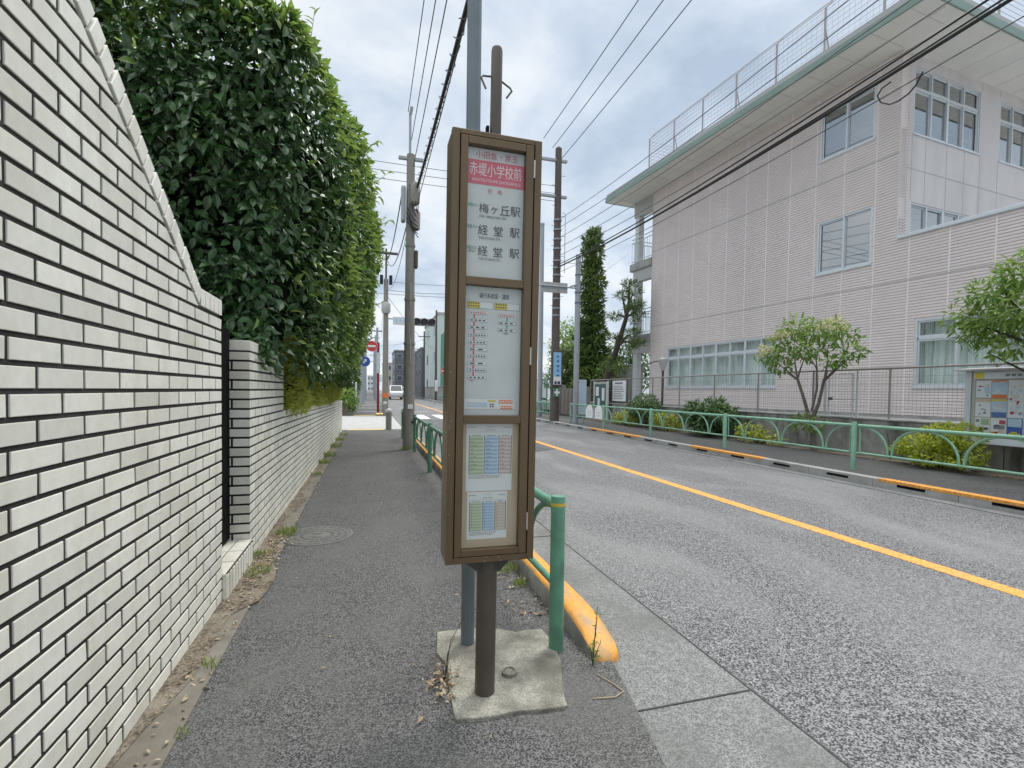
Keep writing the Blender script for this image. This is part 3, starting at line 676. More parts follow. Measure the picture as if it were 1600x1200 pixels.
b.part('cable', MB().tube([(.022, .0, 2.468), (.036, -.01, 2.462), (.055, -.01, 2.446), (.068, 0, 2.425)], .006), 'pole_dark', local=True, smooth=True)
# its concrete footing, and the grey pole behind it
fp = T('concrete_footing', 'cracked pale concrete footing around the bus stop post', 'footing', (.62, 2.3, 0))
pl = [(.345, 1.965), (.47, 1.945), (.62, 1.948), (.72, 1.930), (.82, 1.925), (.872, 2.10), (.93, 2.26), (.945, 2.36), (.955, 2.47), (.95, 2.60), (.86, 2.615), (.80, 2.60), (.68, 2.69), (.52, 2.715), (.37, 2.715), (.338, 2.50), (.375, 2.36), (.352, 2.16)]
fm = MB().prism(pl, 2, -.05, .014)
fp.part('slab', fm, 'footing_concrete', bevel=.006)
fp.part('edge_lip', MB().prism([(.346, 1.957), (.46, 1.936), (.62, 1.940), (.71, 1.922), (.823, 1.917), (.83, 1.948), (.70, 1.955), (.5, 1.966), (.352, 1.990)], 2, -.03, .019), 'footing_concrete', bevel=.006)
fp.part('collar', MB().lathe([(.038, .0), (.036, .022), (.026, .026), (.024, .019)], (.648, 2.215, .008), 20), 'footing_concrete', smooth=True)
gp = T('steel_pole', 'grey steel pole rising out of frame behind the bus stop sign', 'pole', (.510, 2.55, 0))
gp.part('shaft', MB().lathe([(.0355, 0), (.0375, 2.4), (.0375, 5.6)], (.510, 2.55, 0), 12), 'steel_grey')
gp.part('sticker', MB().lathe([(.0363, .86), (.0363, .93)], (.510, 2.55, 0), 12), 'galvanised')
# ------------------------------------------------------------------ guard rails
def rail_panel(label, x, y0, y1, zb, narch, matl, posts=(1,), group='green guard rails', tall=.80, low=.30, lead=.06, band=False, end_half=True, name='guard_rail'):
    """one panel of guard rail along +Y from y0 to y1: post(s), top and bottom rail, end uprights, a row of arches"""
    t = T(name, label, 'guard rail', (x, (y0+y1)/2, zb), group=group)
    for k in posts:
        y = (y0, y1)[k]
        t.part('post', MB().lathe([(.038, -.03), (.038, tall+.010), (.034, tall+.016), (.01, tall+.018)], (x, y, zb), 18), matl, smooth=True)
        if band: t.part('yellow_band', MB().lathe([(.0386, tall-.035), (.0386, tall-.018)], (x, y, zb), 18), 'yellow_band', smooth=True)
    a, c = y0+lead, y1-lead
    t.part('top_rail', MB().tube([(x, y0+.03, zb+tall-.04), (x, y1-.03, zb+tall-.04)], .028, 10), matl, smooth=True)
    t.part('bottom_rail', MB().tube([(x, a, zb+low), (x, c, zb+low)], .018, 10), matl, smooth=True)
    for y, s_ in ((a, -1), (c, 1)): t.part('upright', MB().tube([(x, y+s_*lead, zb+low), (x, y, zb+low), (x, y, zb+tall-.05)], .014, 8), matl, smooth=True)
    am = MB(); wdt = (c-a)/narch; hh = tall-.05-low
    n = narch+1 if end_half else narch
    for i in range(n):
        cy = a+wdt*(i if end_half else i+.5)
        pts = []
        for k in range(15):
            th = math.pi*k/14; yy = cy-math.cos(th)*wdt*.47; zz = zb+low+math.sin(th)**.85*hh
            if a-1e-6 <= yy <= c+1e-6: pts.append((x, yy, zz))
        if len(pts) > 2: am.tube(pts, .017, 8)
    t.part('arches', am, matl, smooth=True)
    return t
NR = [2.39, 5.25, 8.15, 11.02]
lab = ['near green guard rail panel starting at the yellow banded post beside the bus stop', 'near green guard rail panel mostly hidden behind the bus stop sign', 'green guard rail panel on the kerb just before the concrete utility pole']
for i in range(3): rail_panel(lab[i], .952 if i == 0 else .965, NR[i], NR[i+1]-.06, 0, 3, 'rail_green', posts=(0, 1) if i == 2 else (0,), low=.34, band=(i == 0), group='green guard rails along the near kerb')
rail_panel('short green guard rail end piece beyond the concrete utility pole', .90, 13.0, 14.0, 0, 1, 'rail_green', posts=(0, 1), low=.34, group='green guard rails along the near kerb')
FR = [3.28, 6.42, 9.58, 12.72, 15.75, 18.75]
lab = ['pale green arched guard rail panel in front of the poster notice board', 'pale green arched guard rail panel in front of the small flowering tree', 'pale green arched guard rail panel in front of the broad leafy shrub', 'pale green arched guard rail panel in front of the clipped round shrub', 'pale green arched guard rail panel carrying two rounded white plates']
for i in range(5): rail_panel(lab[i], 7.93, FR[i], FR[i+1]-.05, .10, 3, 'rail_green_pale', posts=(0, 1) if i == 4 else (0,), group='green guard rails along the school pavement')
rail_panel('pale green guard rail panel beyond the dark utility pole', 7.93, 20.6, 23.4, .10, 3, 'rail_green_pale', posts=(0, 1), group='green guard rails along the school pavement')
for i, y in enumerate((46, 49.2, 52.4, 55.6)): rail_panel('distant green guard rail panel on the far right kerb', 7.93, y, y+3, .10, 3, 'rail_green_pale', posts=(0,), group='distant green guard rails')
for i, y in enumerate((29.5, 32.6, 35.7, 38.8)): rail_panel('green guard rail panel beyond the side street on the left kerb', 1.02, y, y+3, 0, 3, 'rail_green', posts=(0,), group='green guard rails beyond the side street')
for i, y in enumerate((16.85, 16.08)):
    t = T('rounded_plate', ['rounded white plate on the guard rail, farther from the round shrub', 'rounded white plate on the guard rail, nearer the round shrub'][i], 'plate', (7.90, y, .4), group='white plates on the guard rail')
    pl = [(y+.30, .40), (y-.30, .40)]+[(y-.30*math.cos(a), .62+.26*math.sin(a)) for a in np.linspace(0, math.pi, 13)]
    t.part('plate', MB().prism(pl, 0, 7.885, 7.90), 'sign_white')
    t.part('marks', MB().box(7.8835, 7.885, y-.16, y+.16, .60, .64).box(7.8835, 7.885, y-.18, y+.18, .52, .54), 'board_pale')

# ------------------------------------------------------------------ poles, signs, signals
def bolt_band(mb, x, y, z, r): mb.lathe([(r, z-.03), (r+.006, z-.03), (r+.006, z+.03), (r, z+.03)], (x, y, 0), 16)
u = T('utility_pole', 'concrete utility pole with cable boxes standing on the near pavement', 'utility pole', (.87, 11.42, 0))
u.part('shaft', MB().lathe([(.135, -.02), (.118, 2), (.098, 5), (.090, 6.62), (.02, 6.64)], (.87, 11.42, 0), 20), 'pole_concrete', smooth=True)
u.part('lightning_rod', MB().tube([(.85, 11.42, 6.4), (.85, 11.42, 7.55)], .028, 8).tube([(.85, 11.42, 7.5), (.88, 11.38, 7.66)], .035, 8), 'galvanised')
u.part('cross_arm', MB().box(.60, 1.14, 11.38, 11.46, 6.50, 6.56), 'galvanised')
u.part('cable_box', MB().lathe([(.04, -.26), (.10, -.2), (.11, .16), (.05, .26)], (.96, 11.29, 5.72), 12), 'pole_concrete', smooth=True)
u.part('cable_box', MB().lathe([(.03, -.24), (.09, -.2), (.10, .16), (.04, .24)], (.985, 11.34, 5.16), 12), 'pole_concrete', smooth=True)
u.part('junction_box', MB().box(.96, 1.04, 11.33, 11.5, 4.1, 4.5), 'pole_brown', bevel=.03)
u.part('cable_box', MB().box(.66, .76, 11.3, 11.5, 5.1, 5.9), 'galvanised', bevel=.04)
cm = MB()
for k in range(9):
    a = k*.7; cm.tube([(.82+.05*math.sin(a), 11.28, 5.9-.1*k), (.95+.1*math.cos(a), 11.22, 5.7-.12*k), (1.02, 11.26, 5.4-.08*k)], .010, 5)
u.part('loose_cables', cm, 'wire_black')
u.part('white_plate', MB().box(.83, .945, 11.272, 11.28, .93, 1.03), 'sign_white'); 
u.part('step_bolt', MB().tube([(.93, 11.28, .62), (1.01, 11.26, .66)], .03, 6), 'black_steel')
for z in (2.4, 3.4, 4.6): u.part('steel_band', (bolt_band(b_ := MB(), .87, 11.42, z, .128-.008*(z-2)), b_)[1], 'pole_concrete')
for z in (1.95, 3.2): u.part('cable_cover', MB().box(.872, .892, 11.282, 11.296, z, z+.55), 'board_grey')
u2 = T('utility_pole', 'slender utility pole carrying the traffic signal beyond the side street', 'utility pole', (.87, 28.6, 0))
u2.part('shaft', MB().lathe([(.17, -.02), (.15, 4), (.12, 7.5), (.02, 7.55)], (.87, 28.6, 0), 14), 'pole_concrete', smooth=True)
u2.part('cross_arm', MB().box(-.4, 1.5, 28.5, 28.7, 8.9, 9.0).tube([(.87, 28.6, 7.4), (.87, 28.6, 9.2)], .05, 8), 'pole_umber')
for x in (.62, 1.12): u2.part('insulator', MB().lathe([(.09, 7.2), (.09, 7.7)], (x, 28.5, 0), 10), 'wire_black')
u2.part('cable_box', MB().lathe([(.2, 5.6), (.25, 5.7), (.25, 6.1), (.2, 6.2)], (.87, 28.5, 0), 12), 'board_grey', smooth=True)
u2.part('orange_band', MB().lathe([(.18, .9), (.18, 1.15)], (.87, 28.6, 0), 14), 'ink_orange')
ts = T('traffic_signal', 'horizontal three lamp traffic signal on an arm over the road', 'traffic signal', (3.05, 28.5, 5.2))
ts.part('arm', MB().tube([(.98, 28.55, 5.32), (3.6, 28.55, 5.32)], .04, 8), 'galvanised')
ts.part('housing', MB().box(2.30, 3.62, 28.36, 28.5, 4.98, 5.42), 'signal_body', bevel=.08)
vm = MB(); lm_ = MB()
for i in range(3):
    cx = 2.54+i*.42
    for k in range(13):
        a0 = math.pi*k/12*1.5-math.pi*.25; a1 = math.pi*(k+1)/12*1.5-math.pi*.25
        q = lambda a, y, r=.19: (cx+r*math.cos(a), y, 5.2+r*math.sin(a))
        vm.quad(q(a0, 28.36), q(a1, 28.36), q(a1, 28.12), q(a0, 28.12))
    pts = [(cx+.18*math.cos(a), 5.2+.18*math.sin(a)) for a in np.linspace(0, 2*math.pi, 19)[:-1]]
    lm_.prism(pts, 1, 28.34, 28.36)
ts.part('visor', vm, 'wire_black'); ts.part('lens', lm_, 'signal_lens')
sg = T('name_sign', 'pale blue street name board beside the traffic signal', 'sign', (1.75, 28.5, 5.2))
sg.part('board', MB().box(1.25, 2.28, 28.42, 28.46, 4.98, 5.42), 'board_pale')
mk = MB()
for i in range(4): mk.box(1.38+i*.22, 1.52+i*.22, 28.412, 28.42, 5.14, 5.30)
sg.part('marks', mk, 'tint_blue')
def round_sign(label, x, y, z, r, mtl, bar, px, py, name='round_sign', rim=True):
    t = T(name, label, 'road sign', (x, y, z))
    pts = [(x+r*math.cos(a), z+r*math.sin(a)) for a in np.linspace(0, 2*math.pi, 29)[:-1]]
    if rim: t.part('rim', MB().prism([(x+(p[0]-x)*1.06, z+(p[1]-z)*1.06) for p in pts], 1, y+.012, y+.03), 'sign_white')
    t.part('plate', MB().prism(pts, 1, y, y+.02), mtl)
    t.part('white_bar', bar, 'sign_white')
    t.part('bracket', MB().tube([(x, y+.04, z), (px, py, z)], .025, 6), 'galvanised')
    return t
round_sign('round red no entry style sign above the far left pavement', .13, 29.9, 3.86, .30, 'sign_red', MB().box(-.08, .34, 29.993-.10, 29.9, 3.80, 3.92), .50, 30)
ar = MB().prism([(-.37, 2.88), (-.29, 2.84), (-.20, 2.99), (-.15, 2.96), (-.17, 3.12), (-.31, 3.05), (-.26, 3.02)], 1, 29.89, 29.9)
round_sign('round blue sign with a white arrow beside the hedge', -.25, 29.9, 2.96, .29, 'sign_blue', ar, .50, 30)
rpole = T('sign_pole', 'thin dark red pole carrying two round road signs', 'pole', (.50, 30, 0))
rpole.part('shaft', MB().lathe([(.07, -.02), (.07, 4.1)], (.50, 30, 0), 12), 'pole_red', smooth=True)
rpole.part('upper_plate', MB().box(.40, .60, 29.9, 29.93, 2.3, 3.5), 'board_pale')
round_sign('distant round red and white sign by the net fence', 7.85, 54, 3.45, .34, 'sign_red', MB().box(7.6, 8.1, 53.98, 54, 3.38, 3.52), 7.85, 54.1)
T('sign_pole', 'distant thin pale pole under a round red sign', 'pole', (7.85, 54.15, 0)).part('shaft', MB().lathe([(.05, 0), (.05, 3.9)], (7.85, 54.15, .1), 8), 'galvanised')
for i, (x, y, lb) in enumerate(((.634, 17.1, 'stubby weathered bollard with a rounded pale cap at the pavement end'), (.80, 26.7, 'stubby weathered bollard across the side street below the signal pole'))):
    t = T('bollard', lb, 'bollard', (x, y, 0), group='bollards at the side street')
    t.part('post', MB().lathe([(.098, -.02), (.098, .57)], (x, y, 0), 18), 'pole_concrete', smooth=True)
    t.part('cap', MB().lathe([(.10, .571), (.112, .585), (.112, .64), (.085, .69), (.03, .715)], (x, y, 0), 18), 'board_grey', smooth=True)
# poles on the school side
dp = T('utility_pole', 'tall dark utility pole with an advertising panel on the school pavement', 'utility pole', (7.62, 19.75, .1))
dp.part('shaft', MB().lathe([(.20, -.02), (.18, 3), (.15, 8), (.135, 11.5), (.05, 11.58)], (7.62, 19.75, .1), 20), 'pole_umber', smooth=True)
ca = MB()
for z in (11.05, 9.55): ca.box(6.6, 8.0, 19.68, 19.82, z, z+.09)
dp.part('cross_arm', ca, 'galvanised')
for z in (4.6, 4.9, 5.3, 5.7, 6.3, 6.6, 6.9, 7.4, 7.8, 8.2, 8.6): dp.part('steel_band', (bolt_band(b_ := MB(), 7.62, 19.75, z, .172), b_)[1], 'galvanised')
sb_ = MB()
for k in range(14): sb_.tube([(7.62, 19.75, 5+k*.42), (7.62+(.30 if k % 2 else -.30), 19.68, 5+k*.42)], .012, 5)
sb_.tube([(7.95, 19.7, 6.4), (7.95, 19.7, 8.9), (7.8, 19.7, 8.95)], .014, 5)
dp.part('step_bolt', sb_, 'galvanised')
ad = T('advertising_panel', 'narrow blue advertising panel wrapped on the dark utility pole', 'sign', (7.50, 19.5, 1.6))
ad.part('backing', MB().box(7.42, 7.86, 19.535, 19.56, 1.55, 3.12), 'pole_umber', bevel=.02)
ap = ad.part('panel', MB().box(7.46, 7.80, 19.50, 19.534, 1.66, 3.02), 'ad_blue')
fy = lambda x, z: (x, 19.498, z)
am_ = MB()
for i in range(5): am_.box(7.60+.02*(i % 2), 7.67+.02*(i % 3), 19.497, 19.4995, 2.80-.2*i, 2.88-.2*i+.03*(i % 2)).box(7.58, 7.71, 19.497, 19.4994, 2.835-.2*i, 2.855-.2*i)
ad.part('lettering', am_, 'ink_blue', sub=ap)
ad.part('lower_field', MB().box(7.462, 7.798, 19.4985, 19.4995, 1.66, 2.0), 'sign_white', sub=ap); ad.part('black_mark', MB().box(7.50, 7.60, 19.497, 19.4984, 1.68, 1.80).box(7.63, 7.76, 19.497, 19.4984, 1.68, 1.80), 'ink_black', sub=ap)
gs = T('route_sign', 'small green and white sign strapped below the advertising panel', 'sign', (7.55, 19.5, 1.3))
gs.part('plate', MB().box(7.47, 7.79, 19.51, 19.54, 1.14, 1.52), 'rail_green'); gs.part('white_mark', MB().prism([(7.63+.09*math.cos(a)*(1+.5*math.cos(4*a)), 1.33+.12*math.sin(a)*(1+.3*math.cos(4*a))) for a in np.linspace(0, 2*math.pi, 33)[:-1]], 1, 19.505, 19.51), 'sign_white')
sp = T('steel_pole', 'pale silver steel pole just left of the dark utility pole', 'pole', (8.3, 23.6, .1)); sp.part('shaft', MB().lathe([(.125, -.02), (.12, 4), (.10, 9.6)], (8.3, 23.6, .1), 14), 'galvanised', smooth=True)
sp.part('cap', MB().lathe([(.11, 9.6), (.11, 9.68), (.02, 9.7)], (8.3, 23.6, .1), 14), 'galvanised')
sp2 = T('steel_pole', 'grey steel pole holding a bracket sign in front of the conifer', 'pole', (7.95, 18.25, .1))
sp2.part('shaft', MB().lathe([(.115, -.02), (.11, 3), (.10, 6.7), (.02, 6.75)], (7.95, 18.25, .1), 14), 'galvanised', smooth=True)
for z in (4.9, 5.3, 6.0): sp2.part('steel_band', (bolt_band(b_ := MB(), 7.95, 18.25, z, .115), b_)[1], 'steel_grey')
sp2.part('arm', MB().tube([(7.9, 18.2, 5.47), (6.2, 18.2, 5.50)], .03, 8).tube([(7.9, 18.2, 5.62), (7.6, 18.2, 5.52)], .03, 8), 'galvanised')
bs = T('bracket_sign', 'grey bracket sign seen from behind on the arm of the grey pole', 'sign', (7.0, 18.2, 5.5))
bs.part('board', MB().box(6.40, 7.50, 18.23, 18.26, 5.24, 5.64), 'board_grey')
bs.part('stiffener', MB().box(6.68, 6.72, 18.20, 18.229, 5.24, 5.64).box(7.10, 7.14, 18.20, 18.229, 5.24, 5.64).box(6.40, 7.50, 18.215, 18.2295, 5.40, 5.44), 'galvanised')
ws = T('upright_sign', 'tall narrow white and blue board at the foot of the grey pole', 'sign', (8.35, 18.6, .1))
ws.part('board', MB().box(8.10, 8.52, 18.5, 18.54, .45, 1.86), 'board_pale')
ws.part('blue_field', MB().box(8.26, 8.50, 18.494, 18.50, .55, 1.84), 'tint_blue'); ws.part('foot', MB().box(8.14, 8.18, 18.54, 18.58, .1, 1.7).box(8.42, 8.46, 18.54, 18.58, .1, 1.7), 'galvanised')
pp = T('utility_pole', 'distant thin dark pole in front of the mint building', 'utility pole', (8.0, 62, .1))
pp.part('shaft', MB().lathe([(.16, 0), (.11, 11.2)], (8.0, 62, .1), 10), 'pole_umber', smooth=True); pp.part('white_panel', MB().box(7.85, 8.2, 61.8, 61.84, 1.2, 2.6), 'sign_white')

# ------------------------------------------------------------------ overhead wires
def wire(label, pts, r, mtl='wire_grey', group=None, name='overhead_wire'):
    o = MB().tube(pts, r, 6).build(name, mtl); tag(o, label, 'wire', group)
    return o
def along(x, z0, z1, y0, y1, s_, x1=None): return sag((x, y0, z0), (x1 if x1 is not None else x, y1, z1), s_, 18)
wire('thick black cable bundle running from the concrete pole overhead', along(1.0, 5.85, 5.95, 11.3, -6, .30, 1.05), .026, 'wire_black')
sp_ = []
for i in range(240):
    t = i/239; q = Vector((1.0, 11.3, 5.98)).lerp(Vector((1.05, -6, 6.02)), t)-Vector((0, 0, 1.2*t*(1-t))); a = i*1.35; sp_.append((q.x+.055*math.cos(a), q.y, q.z-.10+.06*math.sin(a)))
wire('spiral hanger wire coiled along the thick cable bundle', sp_, .006, 'wire_grey')
for i, (dx, z, lb) in enumerate(((-.10, 7.55, 'leftmost thin wire from the rod of the concrete pole'), (-.02, 6.95, 'second thin wire fanning out above the concrete pole'), (.02, 6.35, 'third thin wire fanning out above the concrete pole'), (.16, 5.72, 'thin wire just right of the thick cable bundle'))):
    wire(lb, along(.90+dx, z, z+.15, 11.4, -6, .10), .008, group='thin wires from the concrete pole')
for i, (dx, z0, z1, lb) in enumerate(((-.10, 5.9, 8.9, 'braided cable from the concrete pole to the far signal pole'), (.10, 5.6, 8.7, 'dark cable behind the concrete pole towards the signal pole'), (.05, 5.2, 7.4, 'lowest thin wire from the concrete pole towards the signal pole'))):
    wire(lb, along(.80+dx, z0, z1, 11.5, 28.5, .9), .014 if i < 2 else .008, 'wire_black' if i < 2 else 'wire_grey', group='cables between the concrete pole and the signal pole')
for z0, lb in ((10.08, 'topmost of three wires crossing behind the concrete pole'), (9.77, 'middle of three wires crossing behind the concrete pole'), (9.45, 'lowest of three wires crossing behind the concrete pole')):
    wire(lb, sag((-9, 19.8, z0+.12), (7.5, 19.75, z0-.05), .05, 10), .011, group='wires crossing the street near the concrete pole')
for x, z, lb in ((7.05, 11.95, 'leftmost of three high wires right of the bus stop sign'), (7.45, 11.6, 'middle of three high wires right of the bus stop sign'), (7.85, 11.2, 'rightmost of three high wires right of the bus stop sign')):
    wire(lb, along(x-.1, z, z+1.2, 19.75, -8, .35), .014, group='high wires along the school side')
for i, (z0, z1, s_) in enumerate(((8.62, 8.4, .55), (8.28, 8.1, .60), (7.85, 7.7, .55), (7.45, 7.3, .55), (7.10, 6.9, .5))):
    wire('%s of five thin wires sagging past the school front above the black cables' % ('topmost', 'second highest', 'middle', 'second lowest', 'lowest')[i], along(7.66, z0, z1, 19.7, -8, s_), .010, group='thin wires past the school front')
for i, (z0, z1, s_, r, lb) in enumerate(((6.62, 7.15, .62, .026, 'thickest black cable sagging across the school front'), (6.72, 7.55, .70, .017, 'upper black cable sagging across the school front'), (6.60, 7.30, .63, .015, 'middle black cable running just above the thickest one'), (6.38, 6.55, .48, .008, 'thin lower cable under the black cables at the school front'))):
    wire(lb, along(7.62, z0, z1, 19.7, -8, s_), r, 'wire_black', group='black cables at the school front')
wire('slack loop of black cable hanging before the school corner', [(7.62, 5.314, 6.032), (7.62, 5.396, 5.899), (7.62, 5.499, 5.829), (7.62, 5.636, 5.803), (7.62, 5.779, 5.824), (7.62, 5.92, 5.93), (7.62, 5.975, 6.059), (7.62, 5.908, 6.138), (7.62, 5.771, 6.156)]
, .012, 'wire_black')
for (p, q, lb) in (((7.6, 19.7, 6.0), (.9, 28.5, 6.9), 'distant wire from the dark pole to the signal pole'), ((-6, 28.6, 7.1), (9, 28.7, 7.0), 'distant wire crossing above the traffic signal'), ((-6, 29, 7.9), (9, 29, 7.7), 'upper distant wire crossing above the signal pole'),
                   ((.9, 28.5, 6.6), (8, 62, 6.2), 'wire looping from the signal pole to the distant dark pole'), ((-5, 28.4, 3.6), (.8, 28.5, 6.3), 'wire sloping down from the signal pole behind the hedge'), ((.9, 28.6, 8.9), (1.5, 70, 8.5), 'wire continuing from the signal pole down the street')):
    wire(lb, sag(p, q, .35, 12), .012)
wire('thin wire from the grey pole to the dark pole', sag((7.95, 18.25, 6.5), (7.7, 19.7, 7.0), .1), .008)
wire('stay wire from the grey pole to the school', sag((7.95, 18.25, 5.6), (12.4, 22.2, 8.3), .1), .006)
# ------------------------------------------------------------------ the school
rw = T('retaining_wall', 'stained grey concrete retaining wall below the school fence', 'wall', (10.1, 8, 0))
rwm = MB(); y = 1.0
while y < 26: rwm.box(10.0, 10.35, y, min(y+4.485, 26), -.05, .862); y += 4.5
rw.part('wall', rwm, 'old_concrete', bevel=.012)
rw.part('coping', MB().box(9.985, 10.40, 1.0, 26, .866, .90), 'concrete', bevel=.006)
mf = T('mesh_fence', 'brown wire mesh fence on top of the retaining wall', 'fence', (10.1, 9, .9))
for y in (5.70, 7.46, 9.25, 10.98, 12.74, 14.5, 16.15, 17.9, 19.7, 21.5):
    mf.part('post', MB().tube([(10.12, y, .86), (10.12, y, 1.95)], .022, 8), 'mesh_wire')
mm = MB()
for z in np.arange(.98, 1.92, .155): mm.tube([(10.10, 2.5, z), (10.10, 21.5, z)], .0035, 4)
for y in np.arange(2.5, 21.5, .075): mm.tube([(10.094, y, .93), (10.094, y, 1.90)], .0022, 4)
mf.part('wire_mesh', mm, 'mesh_wire')
mf.part('top_rail', MB().tube([(10.11, 2.5, 1.93), (10.11, 21.5, 1.93)], .020, 8), 'mesh_wire', smooth=True)
gt = T('mesh_gate', 'white tube framed mesh gate in the fence on the retaining wall', 'gate', (10.16, 8.56, .9))
gt.part('gate_frame', MB().tube([(10.15, 8.86, .90), (10.15, 8.86, 1.84), (10.15, 8.28, 1.84), (10.15, 8.28, .90), (10.15, 8.86, .90)], .020, 8).tube([(10.15, 8.86, 1.28), (10.15, 8.28, 1.28)], .012, 8), 'mesh_white', smooth=True)
for y in (8.96, 8.18): gt.part('post', MB().tube([(10.16, y, .88), (10.16, y, 1.92)], .026, 8), 'mesh_white', smooth=True)
g_ = MB()
for y in np.arange(8.30, 8.86, .05): g_.tube([(10.15, y, .92), (10.15, y, 1.83)], .0025, 4)
gt.part('wire_mesh', g_, 'mesh_white'); gt.part('latch', MB().box(10.11, 10.15, 8.76, 8.84, 1.26, 1.32), 'pole_dark')

SA = R_(5.4534)
sc_ = T('school_building', 'three storey pale ribbed school building with green eaves', 'building', (13.5, 12.1, 0), (0, 0, SA))
def sp_part(name, mb, mt, sub=None, **kw): return sc_.part(name, mb, mt, sub=sub, local=True, **kw)
# local frame: x = into the building, y = along the street away from the camera, z up
HOLES = [(-1.38, .26, 8.63, 10.10), (-1.38, .26, 5.13, 6.74), (1.60, 7.30, 1.62, 3.38), (-6.20, -2.57, 1.62, 3.38)]
CY = -2.05                                                  # the corner of the upper storeys
def spans(y0, y1, z0, z1, holes):
    out_ = [(y0, y1)]
    for (a, c, d, e_) in holes:
        if e_ <= z0+1e-4 or d >= z1-1e-4: continue
        nxt = []
        for (p, q) in out_:
            if c <= p or a >= q: nxt.append((p, q)); continue
            if a > p: nxt.append((p, a))
            if c < q: nxt.append((c, q))
        out_ = nxt
    return out_
ribs = MB(); back = MB(); jn = MB()
PITCH = .0775
zs = np.arange(.86, 10.72, PITCH)
joints = [8.5]
yy = 8.5
while yy > -9.3: joints.append(yy); yy -= .905
for z in zs:
    y0 = CY if z > 5.60 else -9.3
    for (a, c) in spans(y0, 8.5, z, z+PITCH, HOLES):
        cuts = [a]+sorted(j for j in joints if a+.05 < j < c-.05)+[c]
        for p, q in zip(cuts[:-1], cuts[1:]):
            ribs.prism([(0, z+.010), (0, z+.052), (.017, z+.064), (.017, z)], 1, p+.018, q-.018, random.random())
    if z > 5.60: ribs.prism([(CY-.0, z+.010), (CY-.0, z+.052), (CY+.022, z+.066), (CY+.022, z-.002)], 0, .001, .34, .5)
zc = sorted({.79, 5.60, 10.75} | {h_[2] for h_ in HOLES} | {h_[3] for h_ in HOLES})
for z0, z1 in zip(zc[:-1], zc[1:]):
    for (a, c) in spans(CY if z0 > 5.59 else -9.3, 8.5, z0, z1, HOLES):
        back.box(.020, .28, a, c, z0, z1)
for j in joints:
    for z0, z1 in zip(zc[:-1], zc[1:]):
        if j < CY and z0 > 5.59: continue
        if any(h_[0] <= j <= h_[1] and h_[2] <= z0+.01 and h_[3] >= z1-.01 for h_ in HOLES): continue
        jn.box(.004, .0195, j-.017, j+.017, z0+.001, z1-.001)
fw = sp_part('wall', back, 'facade'); sp_part('ribs', ribs, 'facade', sub=fw); sp_part('joint_strip', jn, 'facade_joint', sub=fw)
sp_part('plinth', MB().box(-.03, .3, -9.3, 8.5, .70, .855), 'concrete')
lm2 = MB()
for z in (4.45, 7.93): lm2.box(-.003, .02, CY if z > 5 else -9, 8.5, z, z+.022)
sp_part('floor_joint', lm2, 'panel_joint', sub=fw)
# low wing parapet, main block sides and roof
sp_part('parapet_coping', MB().box(-.045, .34, -9.3, CY-.012, 5.605, 5.70), 'alu', bevel=.01)
sp_part('wing_roof', MB().box(.285, 9, -9.3, CY-.01, 5.0, 5.15), 'roof_grey')
RH = [(.55, 3.62, 8.56, 10.36), (4.66, 7.75, 8.56, 10.36), (.55, 3.55, 5.2, 6.70), (4.66, 7.75, 5.2, 6.70)]
rwll = MB(); zc = sorted({5.15, 10.75} | {h_[2] for h_ in RH} | {h_[3] for h_ in RH})
for z0, z1 in zip(zc[:-1], zc[1:]):
    for (a, c) in spans(.345, 14, z0, z1, RH): rwll.box(a, c, CY+.002, CY+.26, z0, z1)
rt = sp_part('return_wall', rwll, 'panel_wall')
pj = MB()
for z in (7.58,): pj.box(.35, 14, CY-.001, CY+.003, z, z+.022)
for x in (.50, 2.06, 3.67, 4.6, 6.2, 7.8):
    for (a, c) in ((5.16, 5.19), (6.72, 7.575), (7.605, 8.50), (10.42, 10.7)): pj.box(x, x+.014, CY-.001, CY+.003, a, c)
pj.box(1.1, 1.112, CY-.001, CY+.003, 6.72, 8.5); pj.box(2.9, 2.912, CY-.001, CY+.003, 6.72, 8.5)
sp_part('panel_joint', pj, 'panel_joint', sub=rt)
sp_part('end_wall', MB().box(.29, 9, 8.25, 8.5, .79, 10.75).box(8.8, 9, CY, 8.5, .79, 10.75), 'facade')
# eaves: soffit, green fascia and roof slab
EX0, EX1, EY0, EY1 = -1.42, 15, -3.45, 10.35
sp_part('soffit', MB().box(EX0+.03, EX1, EY0+.03, EY1-.03, 10.66, 10.72), 'soffit')
sj = MB()
for y in np.arange(-3.0, 10.2, .91): sj.box(EX0+.06, -.03, y, y+.008, 10.656, 10.6605)
sj.box(EX0+.72, EX0+.73, EY0+.1, EY1-.1, 10.655, 10.6605)
for x in np.arange(.6, 14, .91): sj.box(x, x+.008, EY0+.06, CY-.03, 10.656, 10.6605)
sp_part('soffit_joint', sj, 'panel_joint')
sp_part('fascia', MB().box(EX0-.02, EX0+.03, EY0-.02, EY1+.02, 10.64, 10.86).box(EX0+.031, EX1, EY0-.02, EY0+.03, 10.64, 10.86).box(EX0+.031, EX1, EY1-.03, EY1+.02, 10.64, 10.86), 'fascia_green', bevel=.012)
sp_part('roof_slab', MB().box(EX0+.031, EX1, EY0+.031, EY1-.031, 10.725, 11.02), 'roof_grey')
